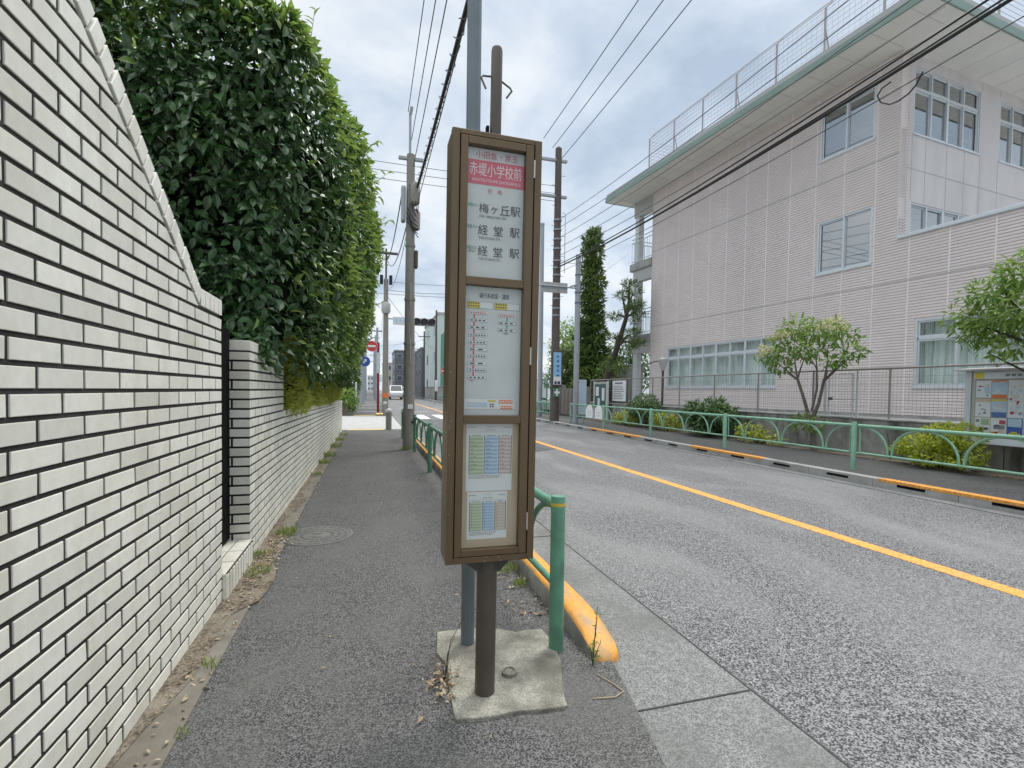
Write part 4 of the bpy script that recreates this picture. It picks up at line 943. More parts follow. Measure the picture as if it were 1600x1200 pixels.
# roof fence
rf = T('roof_fence', 'tall wire fence with bent posts along the school roof edge', 'fence', (13.5, 12.1, 11.0), (0, 0, SA))
rl = lambda n_, mb, mt, **kw: rf.part(n_, mb, mt, local=True, **kw)
FX, FZ = -.95, .02
for i, y in enumerate(list(np.arange(7.6, -3.2, -1.62))):
    rl('post', MB().tube([(FX, y, FZ), (FX, y, 1.55), (FX+.22, y, 1.80)], .030, 8), 'fence_grey')
    if i % 2: rl('stay', MB().tube([(FX+.30, y, FZ), (FX+.02, y, .95)], .02, 6), 'fence_grey')
for x in np.arange(.7, 14, 1.62): rl('post', MB().tube([(x, -2.98, FZ), (x, -2.98, 1.55), (x, -2.76, 1.80)], .030, 8), 'fence_grey')
fmh = MB()
for z in np.arange(.10, 1.6, .15): fmh.tube([(FX, 7.6, z), (FX, -2.98, z), (14, -2.98, z)], .0065, 4)
fmh.tube([(FX+.2, 7.6, 1.79), (FX+.2, -2.8, 1.79), (14, -2.8, 1.79)], .016, 6).tube([(FX, 7.6, 1.56), (FX, -2.98, 1.56), (14, -2.98, 1.56)], .012, 6)
for z in np.arange(.10, 1.6, .15): fmh.tube([(FX, 7.6, z), (5, 7.6, z)], .0065, 4)
for y in np.arange(7.6, -2.9, -.16): fmh.tube([(FX, y, .08), (FX, y, 1.56)], .0032, 3)
rl('wire_mesh', fmh, 'fence_grey')
# windows: each is a part, with panes, curtains and the dark room as sub-parts
def window(ax, holes, cols, trans=None, curtain=False, lit=False, blinds=None):
    """ax 'y': in the street front (hole y0,y1,z0,z1); ax 'x': in the return wall (hole x0,x1,z0,z1)"""
    a, c, z0, z1 = holes
    def bx(mb, p0, p1, q0, q1, d0, d1, r=.5):
        if ax == 'y': mb.box(d0, d1, p0, p1, q0, q1, r)
        else: mb.box(p0, p1, CY+d0, CY+d1, q0, q1, r)
        return mb
    fr_ = MB(); t = .045
    bx(fr_, a, a+t, z0, z1, .02, .13); bx(fr_, c-t, c, z0, z1, .02, .13); bx(fr_, a+t, c-t, z0, z0+t, .021, .129); bx(fr_, a+t, c-t, z1-t, z1, .021, .129)
    bx(fr_, a-.03, c+.03, z0-.045, z0-.002, -.035, .02)
    bounds = [a+t]+list(cols)+[c-t]
    for j, x in enumerate(cols):
        w2 = .045 if (len(cols) > 1 and j % 2 == 1) else .026
        bx(fr_, x-w2, x+w2, z0+t, z1-t, .028, .12)
    if trans:
        for p, q in zip(bounds[:-1], bounds[1:]): bx(fr_, p+.03, q-.03, trans-.035, trans+.035, .030, .118)
    for i, (p, q) in enumerate(zip(bounds[:-1], bounds[1:])):
        d0 = .05 if i % 2 else .075
        for (e0, e1) in (((z0+t, trans-.035), (trans+.035, z1-t)) if trans else ((z0+t, z1-t),)):
            for (u0, u1, v0, v1) in ((p, p+.05, e0, e1), (q-.05, q, e0, e1), (p+.05, q-.05, e0, e0+.045), (p+.05, q-.05, e1-.045, e1)):
                bx(fr_, u0+.001, u1-.001, v0+.001, v1-.001, d0, d0+.026)
    wn = sp_part('window', fr_, 'alu')
    bx(gl := MB(), a+t, c-t, z0+t, z1-t, .088, .092)
    sp_part('pane', gl, 'window_glass' if curtain else 'room_glass', sub=wn)
    dp_ = .55 if curtain else 2.4
    rm = MB(); bx(rm, a-.3, c+.3, z0-.6, z1+.4, dp_, dp_+.05); bx(rm, a-.3, c+.3, z1+.02, z1+.06, .285, dp_); bx(rm, a-.3, c+.3, z0-.06, z0-.02, .285, dp_)
    bx(rm, a-.06, a-.02, z0, z1, .285, dp_); bx(rm, c+.02, c+.06, z0, z1, .285, dp_)
    sp_part('room', rm, 'room', sub=wn)
    if lit:
        lt = MB()
        for k in range(3): bx(lt, a+.1, c-.1, z1-.06, z1-.03, .55+k*.6, .66+k*.6)
        for k in range(2): bx(lt, a+.02, c-.02, z0+.25+.18*k, z0+.275+.18*k, .20, .21)
        sp_part('ceiling_lamp', lt, 'room_light', sub=wn)
    if curtain:
        cu = MB(); n_ = int((c-a)/.028)
        for row in range(2):
            pts = []
            for i in range(n_+1):
                y = a+.02+(c-a-.04)*i/n_; dd = .25+.028*math.sin(i*.95+row)+.02*math.sin(i*.37)+.012*math.sin(i*2.1)
                pts.append((y, dd))
            for i in range(n_):
                if (pts[i][0]-a)/(c-a) < .06 and False: continue
                (ya, da), (yb, db) = pts[i], pts[i+1]
                if row == 0: bot, top_ = z0-.02, z1
                else: continue
                lean = .04*math.sin(i*.21)
                cu.quad((da, ya, bot) if ax == 'y' else (ya, CY+da, bot), (db, yb, bot) if ax == 'y' else (yb, CY+db, bot), (db+.02, yb+lean, top_) if ax == 'y' else (yb, CY+db, top_), (da+.02, ya+lean, top_) if ax == 'y' else (ya, CY+da, top_), random.random())
        sp_part('curtain', cu, 'curtain', sub=wn, smooth=True)
    if blinds:
        bl = MB()
        for (p, q) in blinds: bx(bl, p, q, z0+.05, z1-.5, .22, .23)
        sp_part('blind', bl, 'curtain', sub=wn)
    return wn
window('y', HOLES[0], [-.56], lit=True); window('y', HOLES[1], [-.56], lit=True)
window('y', HOLES[2], [2.27, 2.98, 3.68, 4.39, 5.10, 5.82, 6.55], trans=2.90, curtain=True)
window('y', HOLES[3], [-5.3, -4.4, -3.48], trans=2.88, curtain=True)
window('x', RH[0], [1.35, 2.10, 2.85], trans=9.80, lit=True, blinds=[(2.15, 2.5)]); window('x', RH[1], [5.4, 6.2, 7.0], trans=9.80, lit=True)
window('x', RH[2], [1.3, 2.05, 2.8], lit=True, blinds=[(1.4, 1.9)]); window('x', RH[3], [5.4, 6.2, 7.0], lit=True)
# the open corridor at the far end: slabs, beams, columns and railings
BX0 = -.02
sp_part('balcony_slab', MB().box(BX0, 4, 8.503, 10.25, 7.38, 7.74), 'concrete', bevel=.01); sp_part('balcony_slab', MB().box(BX0, 4, 8.503, 10.25, 3.84, 4.18), 'concrete', bevel=.01)
for z0, z1 in ((6.82, 7.378), (3.30, 3.838), (10.0, 10.655)): sp_part('balcony_beam', MB().box(.06, .35, 8.503, 10.05, z0, z1), 'board_grey')
for z0, z1 in ((.79, 3.299), (4.181, 6.819), (7.741, 9.999)): sp_part('column', MB().box(.10, .40, 9.70, 10.0, z0, z1), 'board_pale', bevel=.01)
for z in (4.18, 7.74):
    rm = MB()
    for z1 in (1.05, 1.22): rm.tube([(.04, 8.55, z+z1), (.04, 10.15, z+z1), (3.5, 10.15, z+z1)], .025, 8)
    rm.tube([(.04, 8.55, z+.12), (.04, 10.15, z+.12), (3.5, 10.15, z+.12)], .018, 6)
    for y in np.arange(8.55, 10.2, .20): rm.tube([(.04, y, z), (.04, y, z+1.06)], .012, 6)
    for x in np.arange(.2, 3.5, .20): rm.tube([(x, 10.15, z), (x, 10.15, z+1.06)], .012, 6)
    sp_part('balcony_railing', rm, 'board_pale')
sp_part('vent_box', MB().box(-.09, -.001, -4.45, -4.33, 1.20, 1.30), 'sign_white', bevel=.01)

# ------------------------------------------------------------------ street furniture by the school
nb = T('notice_board', 'grey steel notice board filled with bright posters', 'notice board', (9.66, 5.0, .1))
NX = 9.62
for y in (5.80, 3.95): nb.part('post', MB().box(NX-.01, NX+.07, y-.045, y+.045, .08, 1.80), 'alu', bevel=.006)
nb.part('roof', MB().prism([(NX-.10, 1.80), (NX-.10, 1.825), (NX+.20, 1.86), (NX+.20, 1.80)], 1, 3.80, 5.95), 'board_grey')
nb.part('case', MB().box(NX+.012, NX+.10, 4.0, 5.75, .60, 1.79), 'board_grey')
nb.part('backing', MB().box(NX, NX+.0115, 4.04, 5.70, .72, 1.66), 'cork')
hd = nb.part('header', MB().box(NX-.004, NX+.0115, 4.02, 5.72, 1.665, 1.775), 'board_pale')
hm = MB(); yy = 5.30
while yy > 4.2: hm.box(NX-.0065, NX-.004, yy-.055, yy, 1.70, 1.74); yy -= .075
nb.part('header_marks', hm, 'ink_grey', sub=hd); nb.part('yellow_patch', MB().box(NX-.0065, NX-.004, 5.58, 5.71, 1.672, 1.768), 'ink_yellow', sub=hd)
nb.part('divider', MB().box(NX-.006, NX, 5.045, 5.062, .70, 1.66), 'alu'); nb.part('bottom_rail', MB().box(NX-.004, NX+.0115, 4.02, 5.72, .61, .715), 'board_pale')
nb.part('case_glass', MB().box(NX-.012, NX-.010, 4.04, 5.70, .72, 1.66), 'case_glass')
def poster(y1, z1, w_, h_, base, shapes, label):
    t = T('poster', label, 'poster', (NX-.002, y1-w_/2, z1-h_/2), group='posters on the notice board')
    pp_ = t.part('sheet', MB().box(NX-.003, NX-.0005, y1-w_, y1, z1-h_, z1), base)
    by = {}
    for (mt, a, c, d, e_) in shapes: by.setdefault(mt, MB()).box(NX-.0045-.0004*len(by), NX-.003, y1-w_*c, y1-w_*a, z1-h_*e_, z1-h_*d)
    for mt, mb in by.items(): t.part('printed_shapes', mb, mt, sub=pp_)
R3 = lambda mt, n_, y0=.1, y1=.95, s_=.10: [(mt, x, min(.96, x+s_*(.6+2*rng.random())), y, y+.035+.05*rng.random()) for x, y in zip(.06+.75*rng.random(n_), y0+(y1-y0-.08)*rng.random(n_))]
poster(5.685, 1.635, .205, .275, 'paper_white', R3('ink_blue', 5)+R3('ink_red', 4, .1, .4)+R3('band_green', 3, .4)+[('tint_blue', .6, .9, .35, .75)], 'white poster with blue figures at the upper left of the notice board')
poster(5.470, 1.640, .205, .280, 'tint_blue', [('ink_orange', .04, .96, 0, .08), ('ink_orange', .04, .96, .82, 1)]+R3('paper_white', 9, .12, .8, .2), 'pale blue poster with orange bands at top and bottom')
poster(5.255, 1.640, .195, .59, 'paper_white', R3('tint_red', 8)+R3('tint_blue', 14)+R3('ink_red', 4), 'tall white poster with scattered pale lines beside the divider')
poster(5.685, 1.335, .205, .285, 'paper_white', [('tint_tan', 0, 1, 0, .16)]+R3('ink_black', 5, .3)+R3('ink_orange', 3, .02, .16), 'white poster with a tan heading in the middle left row')
poster(5.470, 1.335, .205, .285, 'tint_blue', [('ink_blue', .02, .98, .72, 1), ('ink_yellow', 0, 1, 0, .1), ('tint_red', .4, .62, .2, .5)]+R3('paper_white', 6, .3, .7), 'poster with a dark blue foot below the orange banded one')
poster(5.685, 1.035, .205, .29, 'paper_white', [('ink_grey', .05, .3, .1, .25), ('band_green', .4, .95, .05, .4), ('ink_grey', .1, .5, .6, .78), ('ink_black', .62, .9, .55, .66), ('ink_grey', .6, .95, .85, .95)], 'white poster of small dark pictures at the lower left')
poster(5.470, 1.035, .205, .29, 'paper_white', [('ink_red', .55, .95, .1, .32), ('ink_grey', .2, .9, .38, .6), ('ink_orange', .05, .5, .75, .92), ('tint_tan', .5, .9, .62, .8)]+R3('ink_black', 4), 'white poster of red and orange pictures at the bottom centre')
poster(5.257, 1.045, .20, .30, 'sign_blue', [('tint_blue', .05, .9, .02, .45), ('ink_yellow', .1, .85, .78, .92), ('ink_yellow', .25, .65, .70, .80)], 'deep blue poster with yellow flames at the lower right')
poster(5.02, 1.38, .22, .30, 'paper_white', [('ink_orange', .05, .7, .1, .3)]+R3('ink_grey', 6, .3), 'white poster right of the notice board divider')
gb = T('bulletin_board', 'green backed bulletin board on grey posts near the school gate', 'notice board', (9.8, 19.8, .1))
gb.part('frame', MB().box(9.78, 9.84, 19.20, 20.40, .62, 1.82), 'board_grey'); gb.part('backing', MB().box(9.765, 9.779, 19.28, 20.32, .70, 1.72), 'board_green')
gb.part('sheet', MB().box(9.758, 9.764, 19.9, 20.2, 1.2, 1.6).box(9.758, 9.764, 19.35, 19.6, 1.0, 1.55).box(9.758, 9.764, 19.8, 20.0, .78, 1.1), 'paper_white')
for y in (19.16, 20.44): gb.part('post', MB().box(9.78, 9.85, y-.04, y+.04, .1, 1.84), 'alu')
wb = T('notice_sign', 'large white notice sign with lines of text on the mesh fence', 'sign', (10.05, 18.6, 1.4))
wb.part('board', MB().box(10.045, 10.07, 18.04, 19.17, 1.00, 1.86), 'sign_white')
wt = MB().box(10.04, 10.045, 18.3, 18.95, 1.72, 1.79)
for i in range(8): wt.box(10.04, 10.045, 18.95-.55-.25*rng.random(), 19.05, 1.62-i*.075, 1.645-i*.075)
wb.part('lines', wt, 'ink_grey')
lo = T('lamp_post', 'slim dark garden lamp post in front of the school corner', 'lamp post', (10.5, 16.0, .86))
lo.part('post', MB().lathe([(.045, .80), (.04, 2.15), (.06, 2.2)], (10.5, 16.1, 0), 10), 'pole_dark', smooth=True); lo.part('lamp_head', MB().lathe([(.06, 2.2), (.16, 2.50), (.17, 2.62), (.10, 2.68)], (10.5, 16.1, 0), 12), 'board_grey', smooth=True)
lo.part('arm', MB().tube([(10.5, 16.1, 2.55), (10.45, 16.6, 2.56), (10.4, 17.0, 2.46)], .02, 6), 'pole_dark')
cw = T('concrete_wall', 'plain pale concrete wall behind the pine tree', 'wall', (13.2, 26, 0)); cw.part('wall', MB().box(13.2, 13.45, 22.4, 28.2, .7, 2.80), 'concrete'); cw.part('coping', MB().box(13.15, 13.5, 22.4, 28.2, 2.80, 2.86), 'concrete')
wf = T('board_fence', 'brown sliding gate panels beside the school entrance', 'fence', (9.9, 23.5, .1))
wf.part('panels', MB().box(9.90, 9.96, 21.9, 24.9, .16, 1.55), 'wood_fence')
for y in (21.6, 25.0): wf.part('post', MB().box(9.80, 10.1, y-.15, y+.15, .1, 1.62), 'pole_concrete')
slm = MB()
for y in np.arange(22.2, 24.9, .5): slm.box(9.885, 9.90, y, y+.03, .2, 1.5)
wf.part('battens', slm, 'pole_umber')
nf = T('green_gate', 'green steel framed gate behind the silver pole', 'gate', (9.2, 26.5, .1)); gm = MB()
for y in np.arange(25.4, 28.0, .16): gm.tube([(9.3, y, .2), (9.3, y, 1.9)], .012, 5)
nf.part('bars', gm, 'net_green'); nf.part('frame', MB().tube([(9.3, 25.3, .1), (9.3, 25.3, 2.0), (9.3, 28.0, 2.0), (9.3, 28.0, .1)], .04, 8), 'net_green')
vn = T('parked_truck', 'white box truck body beyond the brown gate', 'truck', (12.8, 30, .1))
vn.part('box_body', MB().box(11.6, 14.0, 30, 34, .9, 2.35), 'car_white', bevel=.05); vn.part('side_stripe', MB().box(11.7, 13.9, 29.985, 30.0, 1.15, 1.32), 'tint_red'); vn.part('wheel', MB().tube([(11.7, 31, .55), (12.0, 31, .55)], .42, 16), 'rubber'); vn.part('wheel', MB().tube([(11.7, 33, .55), (12.0, 33, .55)], .42, 16), 'rubber')
# ------------------------------------------------------------------ trees and shrubs on the school side
def crown(clumps, n, Lf, asp=.42, dn=.35, outw=.6, seed=1., up=.8, hollow=.35, flat=1.):
    """leaves spread through a set of ellipsoid clumps (cx, cy, cz, rx, ry, rz): uneven, with gaps between the clumps"""
    mb = MB(); vol = np.array([c[3]*c[4]*c[5] for c in clumps])**.75; pick = rng.choice(len(clumps), n, p=vol/vol.sum())
    C_ = np.array(clumps)[pick]; d = rng.normal(size=(n, 3)); d /= np.linalg.norm(d, axis=1)[:, None]
    rad = hollow+(1-hollow)*rng.random(n)**.6
    P = C_[:, :3]+d*C_[:, 3:6]*rad[:, None]; P += .08*nz(P, 5, seed)[:, None]*d
    D = d*outw+rng.normal(size=(n, 3))*.5+np.array([0, 0, -dn]); Nn = np.array([0, 0, up])+d*.5+rng.normal(size=(n, 3))*.4
    L = Lf*(.7+.6*rng.random(n)); tone = np.clip(.5*rng.random(n)+.4*np.clip(d[:, 2], 0, 1)+rng.normal(size=len(clumps))[pick]*.12, 0, 1)
    return mb.leaves(P, D, Nn, L, L*asp, tone, fold=.15, droop=.2)
def limbs(base, targets, r0, mb=None, fork=.45):
    mb = mb or MB(); base = Vector(base)
    for t in targets:
        t = Vector(t); mid = base.lerp(t, fork)+Vector((random.gauss(0, .04), random.gauss(0, .04), .06))*(t-base).length*.5
        mb.tube([base, mid, t], [r0, r0*.62, r0*.22], 7)
    return mb
# small flowering tree with three stems
t = T('flowering_tree', 'small multi stemmed tree with cream blossom on top', 'tree', (9.6, 8.75, .1))
tg = [(9.5, 9.75, 2.15), (9.5, 9.25, 2.5), (9.6, 8.75, 2.4), (9.5, 8.35, 2.45), (9.5, 7.85, 2.2), (9.3, 8.6, 2.2)]
tb = MB()
tb.tube([(9.6, 8.72, .05), (9.6, 8.75, .55), (9.58, 8.82, .85)], [.075, .06, .05], 9)
tb.tube([(9.58, 8.82, .8), (9.55, 8.98, 1.3), (9.52, 9.14, 1.75)], [.04, .034, .028], 8).tube([(9.6, 8.78, .8), (9.6, 8.62, 1.2), (9.57, 8.48, 1.72)], [.045, .036, .03], 8).tube([(9.6, 8.8, 1.0), (9.66, 8.74, 1.5), (9.62, 8.72, 2.0)], [.03, .024, .018], 7)
limbs((9.52, 9.14, 1.72), tg[:2]+[(9.4, 9.5, 1.95), (9.7, 9.1, 2.3)], .024, tb); limbs((9.57, 8.48, 1.68), tg[3:5]+[(9.35, 8.2, 1.9), (9.6, 7.7, 2.35)], .025, tb); limbs((9.62, 8.72, 1.95), [tg[2], tg[5]], .016, tb)
t.part('trunk', tb, 'bark_grey', smooth=True)
cl = [(9.5, 9.75, 2.15, .42, .42, .20), (9.45, 9.45, 2.42, .40, .40, .24), (9.5, 9.1, 2.62, .45, .38, .26), (9.55, 8.7, 2.42, .42, .36, .26), (9.5, 8.3, 2.55, .45, .36, .26), (9.5, 7.95, 2.42, .42, .34, .25), (9.5, 7.72, 2.15, .38, .28, .20),
      (9.3, 9.2, 2.1, .40, .38, .22), (9.35, 8.5, 2.1, .45, .36, .22), (9.5, 9.5, 1.88, .34, .34, .14), (9.4, 8.0, 1.92, .36, .30, .15), (9.6, 8.9, 2.0, .3, .3, .2)]
cl = [(c[0], c[1]+.10, 2.42+(c[2]-2.2)*1.05+.10*math.cos((c[1]-8.75)*2.6), c[3], c[4]*.86, c[5]*.95) for c in cl]
t.part('foliage', crown(cl, 1500, .13, .36, .2, .8, 2., hollow=.15), 'leaf_tree')
t.part('low_sprout', crown([(9.5, 8.95, .8, .18, .26, .22), (9.5, 8.6, .72, .16, .24, .18)], 170, .10), 'leaf_tree')
t.part('blossom', crown([(9.3, 9.6, 2.72, .16, .22, .09), (9.2, 9.85, 2.48, .14, .16, .08), (9.2, 9.3, 2.76, .14, .18, .08), (9.0, 9.45, 2.42, .14, .18, .07), (9.3, 8.05, 2.86, .18, .22, .12), (9.3, 8.35, 2.82, .1, .14, .07), (9.1, 9.1, 2.74, .1, .16, .06), (9.0, 9.7, 2.30, .10, .14, .06)], 900, .055, .5, 0, .4, 3.), 'flower_cream')
# the tree that leans in from the right edge
t = T('leafy_tree', 'light green tree spreading over the notice board at the right edge', 'tree', (9.5, 4.3, .1))
tb = MB().tube([(9.45, 4.25, .05), (9.42, 4.35, 1.2), (9.3, 4.62, 2.0)], [.10, .08, .06], 9)
limbs((9.3, 4.60, 1.98), [(9.1, 5.4, 2.5), (9.2, 5.1, 2.9), (9.2, 4.6, 3.2), (9.1, 4.0, 3.0), (9.4, 3.6, 2.6), (9.0, 5.0, 2.3)], .04, tb)
limbs((9.42, 4.35, 1.3), [(9.2, 5.3, 2.05), (9.5, 3.5, 2.2)], .035, tb)
t.part('trunk', tb, 'bark', smooth=True)
cl = [(9.2, 5.55, 2.62, .38, .34, .26), (9.1, 5.25, 2.92, .42, .36, .26), (9.2, 4.9, 3.15, .5, .36, .30), (9.3, 4.5, 3.42, .5, .4, .28), (9.2, 5.2, 2.45, .45, .38, .24), (9.1, 4.75, 2.62, .5, .4, .32), (9.3, 4.2, 3.0, .55, .4, .35), (9.3, 3.7, 2.8, .5, .45, .4), (9.2, 5.0, 2.10, .36, .34, .14), (9.3, 4.4, 2.2, .4, .4, .25), (9.2, 5.5, 2.30, .3, .26, .14)]
t.part('foliage', crown(cl, 3900, .115, .34, .2, .8, 4., hollow=.2), 'leaf_tree')
def shrub(label, clumps, n, Lf, mtl, base, asp=.42, **kw):
    t = T('shrub', label, 'shrub', base); t.part('foliage', crown(clumps, n, Lf, asp, **kw), mtl)
    tb = MB()
    for c in clumps[:5]: tb.tube([base, ((base[0]+c[0])/2, (base[1]+c[1])/2, base[2]+.45*(c[2]-base[2])), (c[0], c[1], c[2])], [.025, .018, .008], 6)
    t.part('stems', tb, 'twig'); return t
shrub('clipped round dark green shrub beside the lamp post', [(9.6, 15.85, .86, .55, .62, .42), (9.55, 15.4, .75, .45, .45, .35), (9.55, 16.2, .78, .4, .4, .34), (9.6, 15.8, 1.08, .4, .45, .24)], 2600, .085, 'leaf_shrub', (9.65, 15.8, .1), hollow=.75)
shrub('broad leafy dark green shrub in front of the retaining wall', [(9.6, 12.3, .85, .5, .55, .3), (9.55, 12.9, .72, .42, .45, .3), (9.55, 11.7, .74, .42, .45, .28), (9.5, 12.3, .55, .45, .6, .3)], 1500, .20, 'leaf_shrub', (9.65, 12.3, .1), .30, dn=.1, hollow=.7)
shrub('bright yellow-green shrub beside the notice board', [(9.55, 6.1, .62, .34, .34, .22), (9.5, 6.45, .48, .32, .30, .16), (9.5, 5.8, .70, .3, .26, .20), (9.5, 6.2, .32, .32, .34, .18), (9.55, 5.75, .38, .3, .3, .2), (9.5, 6.75, .40, .2, .2, .10)], 2300, .085, 'leaf_lime', (9.6, 6.15, .1), dn=-.1, hollow=.6)
shrub('low yellowish shrub between the round shrub and the broad one', [(9.5, 14.3, .5, .35, .45, .25), (9.5, 14.8, .45, .3, .35, .22), (9.5, 13.9, .38, .25, .3, .2)], 800, .10, 'leaf_yellow', (9.55, 14.3, .1), hollow=.5)
shrub('low scrubby plants behind the rounded white plates', [(9.5, 17.0, .42, .3, .5, .22), (9.5, 16.4, .4, .28, .4, .22), (9.5, 17.6, .35, .25, .4, .2)], 800, .11, 'leaf_yellow', (9.55, 17, .1), hollow=.5)
shrub('sparse yellow-green plant just right of the broad leafy shrub', [(9.5, 10.6, .42, .3, .35, .2), (9.5, 10.2, .36, .25, .25, .16), (9.5, 9.7, .28, .2, .25, .12)], 480, .09, 'leaf_lime', (9.6, 10.4, .1), hollow=.4)
bp_ = T('bare_stems', 'bare grey twigs against the retaining wall right of the flowering tree', 'plant', (9.85, 7.2, .1)); bm2 = MB()
for dy, dz in ((.25, .55), (.1, .6), (-.1, .5), (-.22, .58)): bm2.tube([(9.85, 7.2, .1), (9.85, 7.2+dy*.4, .1+dz*.6), (9.85, 7.2+dy, .1+dz)], [.008, .006, .003], 5)
bp_.part('twigs', bm2, 'twig')
# tall columnar conifer
t = T('conifer_tree', 'tall narrow columnar conifer behind the grey pole', 'tree', (12.0, 25.6, .7)); cl = []
for k in range(46):
    z = .7+9.6*(k/45)**.95
    r = np.interp(z, [.7, 2, 4.5, 6.2, 7.2, 8.2, 9.6, 10.4], [1.05, 1.15, .95, .62, .78, .58, .62, .40])
    a = k*2.4; cl.append((12+.45*r*math.cos(a), 25.6+.5*r*math.sin(a), z, .58*r, .58*r, .34))
t.part('foliage', crown(cl, 17000, .26, .30, -.25, .9, 6., hollow=.5), 'leaf_pine'); t.part('trunk', MB().tube([(12, 25.6, .6), (12.02, 25.6, 5), (12, 25.6, 9.8)], [.22, .15, .05], 10), 'bark')
core = MB().lathe([(.3, .9), (.36, 2.5), (.28, 4.5), (.16, 6.2), (.2, 7.2), (.14, 8.2), (.12, 9.4), (.03, 9.9)], (12, 25.6, 0), 10); t.part('inner_shade_core', core, 'foliage_shade')  # dark core added inside the conifer, shade put into its colour
t = T('pine_tree', 'leaning dark pine with bare crooked limbs beside the school corridor', 'tree', (11.6, 23.3, .6))
tb = MB().tube([(11.6, 23.6, .6), (11.7, 22.9, 2.2), (11.8, 22.1, 3.6), (11.9, 21.5, 4.9), (11.9, 21.25, 5.5)], [.20, .17, .14, .10, .05], 10)
pads = [(11.9, 21.2, 6.5), (11.9, 20.8, 6.1), (11.8, 21.7, 6.0), (11.8, 20.3, 5.4), (12, 20.5, 4.9), (11.8, 22.3, 5.1), (11.9, 20.9, 5.3), (11.8, 20.7, 4.1), (11.8, 22.6, 4.1), (11.9, 20.4, 3.6), (11.7, 21.6, 2.5), (11.8, 22.4, 2.9)]
for i, p in enumerate(pads):
    b0 = (11.9, 21.45, 5.0) if p[2] > 4.6 else ((11.8, 22.0, 3.7) if p[2] > 3.3 else (11.7, 22.7, 2.4))
    q = Vector(b0).lerp(Vector(p), .5)+Vector((0, random.gauss(0, .15), .18)); tb.tube([b0, q, p], [.07, .05, .02], 7)
t.part('trunk', tb, 'bark', smooth=True); t.part('foliage', crown([(p[0], p[1], p[2]+.05, .40, .42, .16) for p in pads]+[(p[0], p[1]+random.gauss(0, .3), p[2]+random.gauss(0, .12), .3, .3, .12) for p in pads], 3200, .19, .16, -.5, .8, 7., hollow=.2), 'leaf_pine')
def bgtree(label, x, y, h_, r, n, Lf, mtl, z0=.6, name='tree', group=None):
    t = T(name, label, 'tree', (x, y, z0), group=group); cl = []
    for k in range(16):
        a = k*2.4; zz = z0+h_*(.38+.6*(k/15)); rr = r*(1-.55*(k/15)**2)*.75
        cl.append((x+rr*math.cos(a)*random.uniform(.4, 1), y+rr*math.sin(a)*random.uniform(.4, 1), zz, r*.42, r*.42, r*.30))
    t.part('foliage', crown(cl, n, Lf, .45, .2, .7, x+y, hollow=.3), mtl)
    tb = MB().tube([(x, y, z0-.3), (x+.1, y, z0+h_*.4), (x, y, z0+h_*.85)], [r*.1, r*.07, .02], 8); limbs((x+.1, y, z0+h_*.35), [c[:3] for c in cl[:9]], r*.05, tb); t.part('trunk', tb, 'bark')
bgtree('loose green tree between the dark utility pole and the conifer', 12.5, 29.5, 5.0, 2.0, 2600, .2, 'leaf_tree')
bgtree('dark shaggy tree low behind the advertising panel', 11.6, 28.0, 3.4, 1.7, 2400, .2, 'leaf_pine')
bgtree('green tree seen under the school corridor', 17, 30, 4.2, 2.4, 1700, .26, 'leaf_shrub', group='trees behind the school corridor')
bgtree('second green tree seen under the school corridor', 14.6, 31, 3.6, 2.0, 1500, .24, 'leaf_shrub', group='trees behind the school corridor')
bgtree('small yellowish tree behind the mesh fence near the conifer base', 12.2, 23.8, 2.2, 1.1, 900, .16, 'leaf_pine')

# ------------------------------------------------------------------ beyond the side street
def bush(label, cl, n, Lf, mtl, base, asp=.4, group=None, hollow=.6):
    t = T('bush', label, 'bush', base, group=group); t.part('foliage', crown(cl, n, Lf, asp, .3, .8, base[1], hollow=hollow), mtl); tb = MB()
    for c in cl[:4]: tb.tube([base, (c[0], c[1], c[2])], [.04, .015], 6)
    t.part('stems', tb, 'twig'); return t
bush('pale fan leaved plant at the corner beyond the side street', [(-1.25, 27.2, .9, .5, .5, .45), (-1.0, 27.3, .6, .4, .4, .35), (-1.6, 27.2, .8, .5, .5, .5)], 700, .34, 'leaf_tree', (-1.25, 27.3, 0), .2, hollow=.2)
bush('dark green hedge row along the far left pavement', [(-1.4, 30, 1.9, .7, 1.0, 1.0), (-1.4, 32, 2.4, .8, 1.2, 1.2), (-1.35, 34.5, 2.0, .7, 1.5, 1.0), (-1.3, 38, 1.7, .6, 2, .9), (-1.3, 31, 1.0, .6, 1.5, .7)], 4200, .26, 'leaf_shrub', (-1.5, 32, 0))
bush('dark tree hanging over the corner beyond the side street', [(-2.2, 29, 3.2, 1.2, 1.2, .9), (-1.9, 31, 3.6, 1.0, 1.2, .8), (-1.6, 33, 3.2, .8, 1.2, .7)], 3200, .25, 'leaf_shrub', (-2.2, 30.5, 0))
cwl = T('garden_wall', 'low brown brick garden wall beyond the side street', 'wall', (-1.8, 27.2, 0)); cwl.part('wall', MB().box(-4, -1.05, 26.9, 27.1, -.05, .62), 'wood_fence'); cwl.part('coping', MB().box(-4, -1.0, 26.85, 27.15, .62, .70), 'concrete')
mk_ = T('marker_post', 'thin white marker post by the far left hedge', 'post', (-.72, 29.2, 0)); mk_.part('shaft', MB().lathe([(.05, 0), (.05, 1.7), (.02, 1.75)], (-.72, 29.2, 0), 8), 'sign_white'); mk_.part('base', MB().lathe([(.10, -.02), (.08, .12)], (-.72, 29.2, 0), 8), 'concrete')
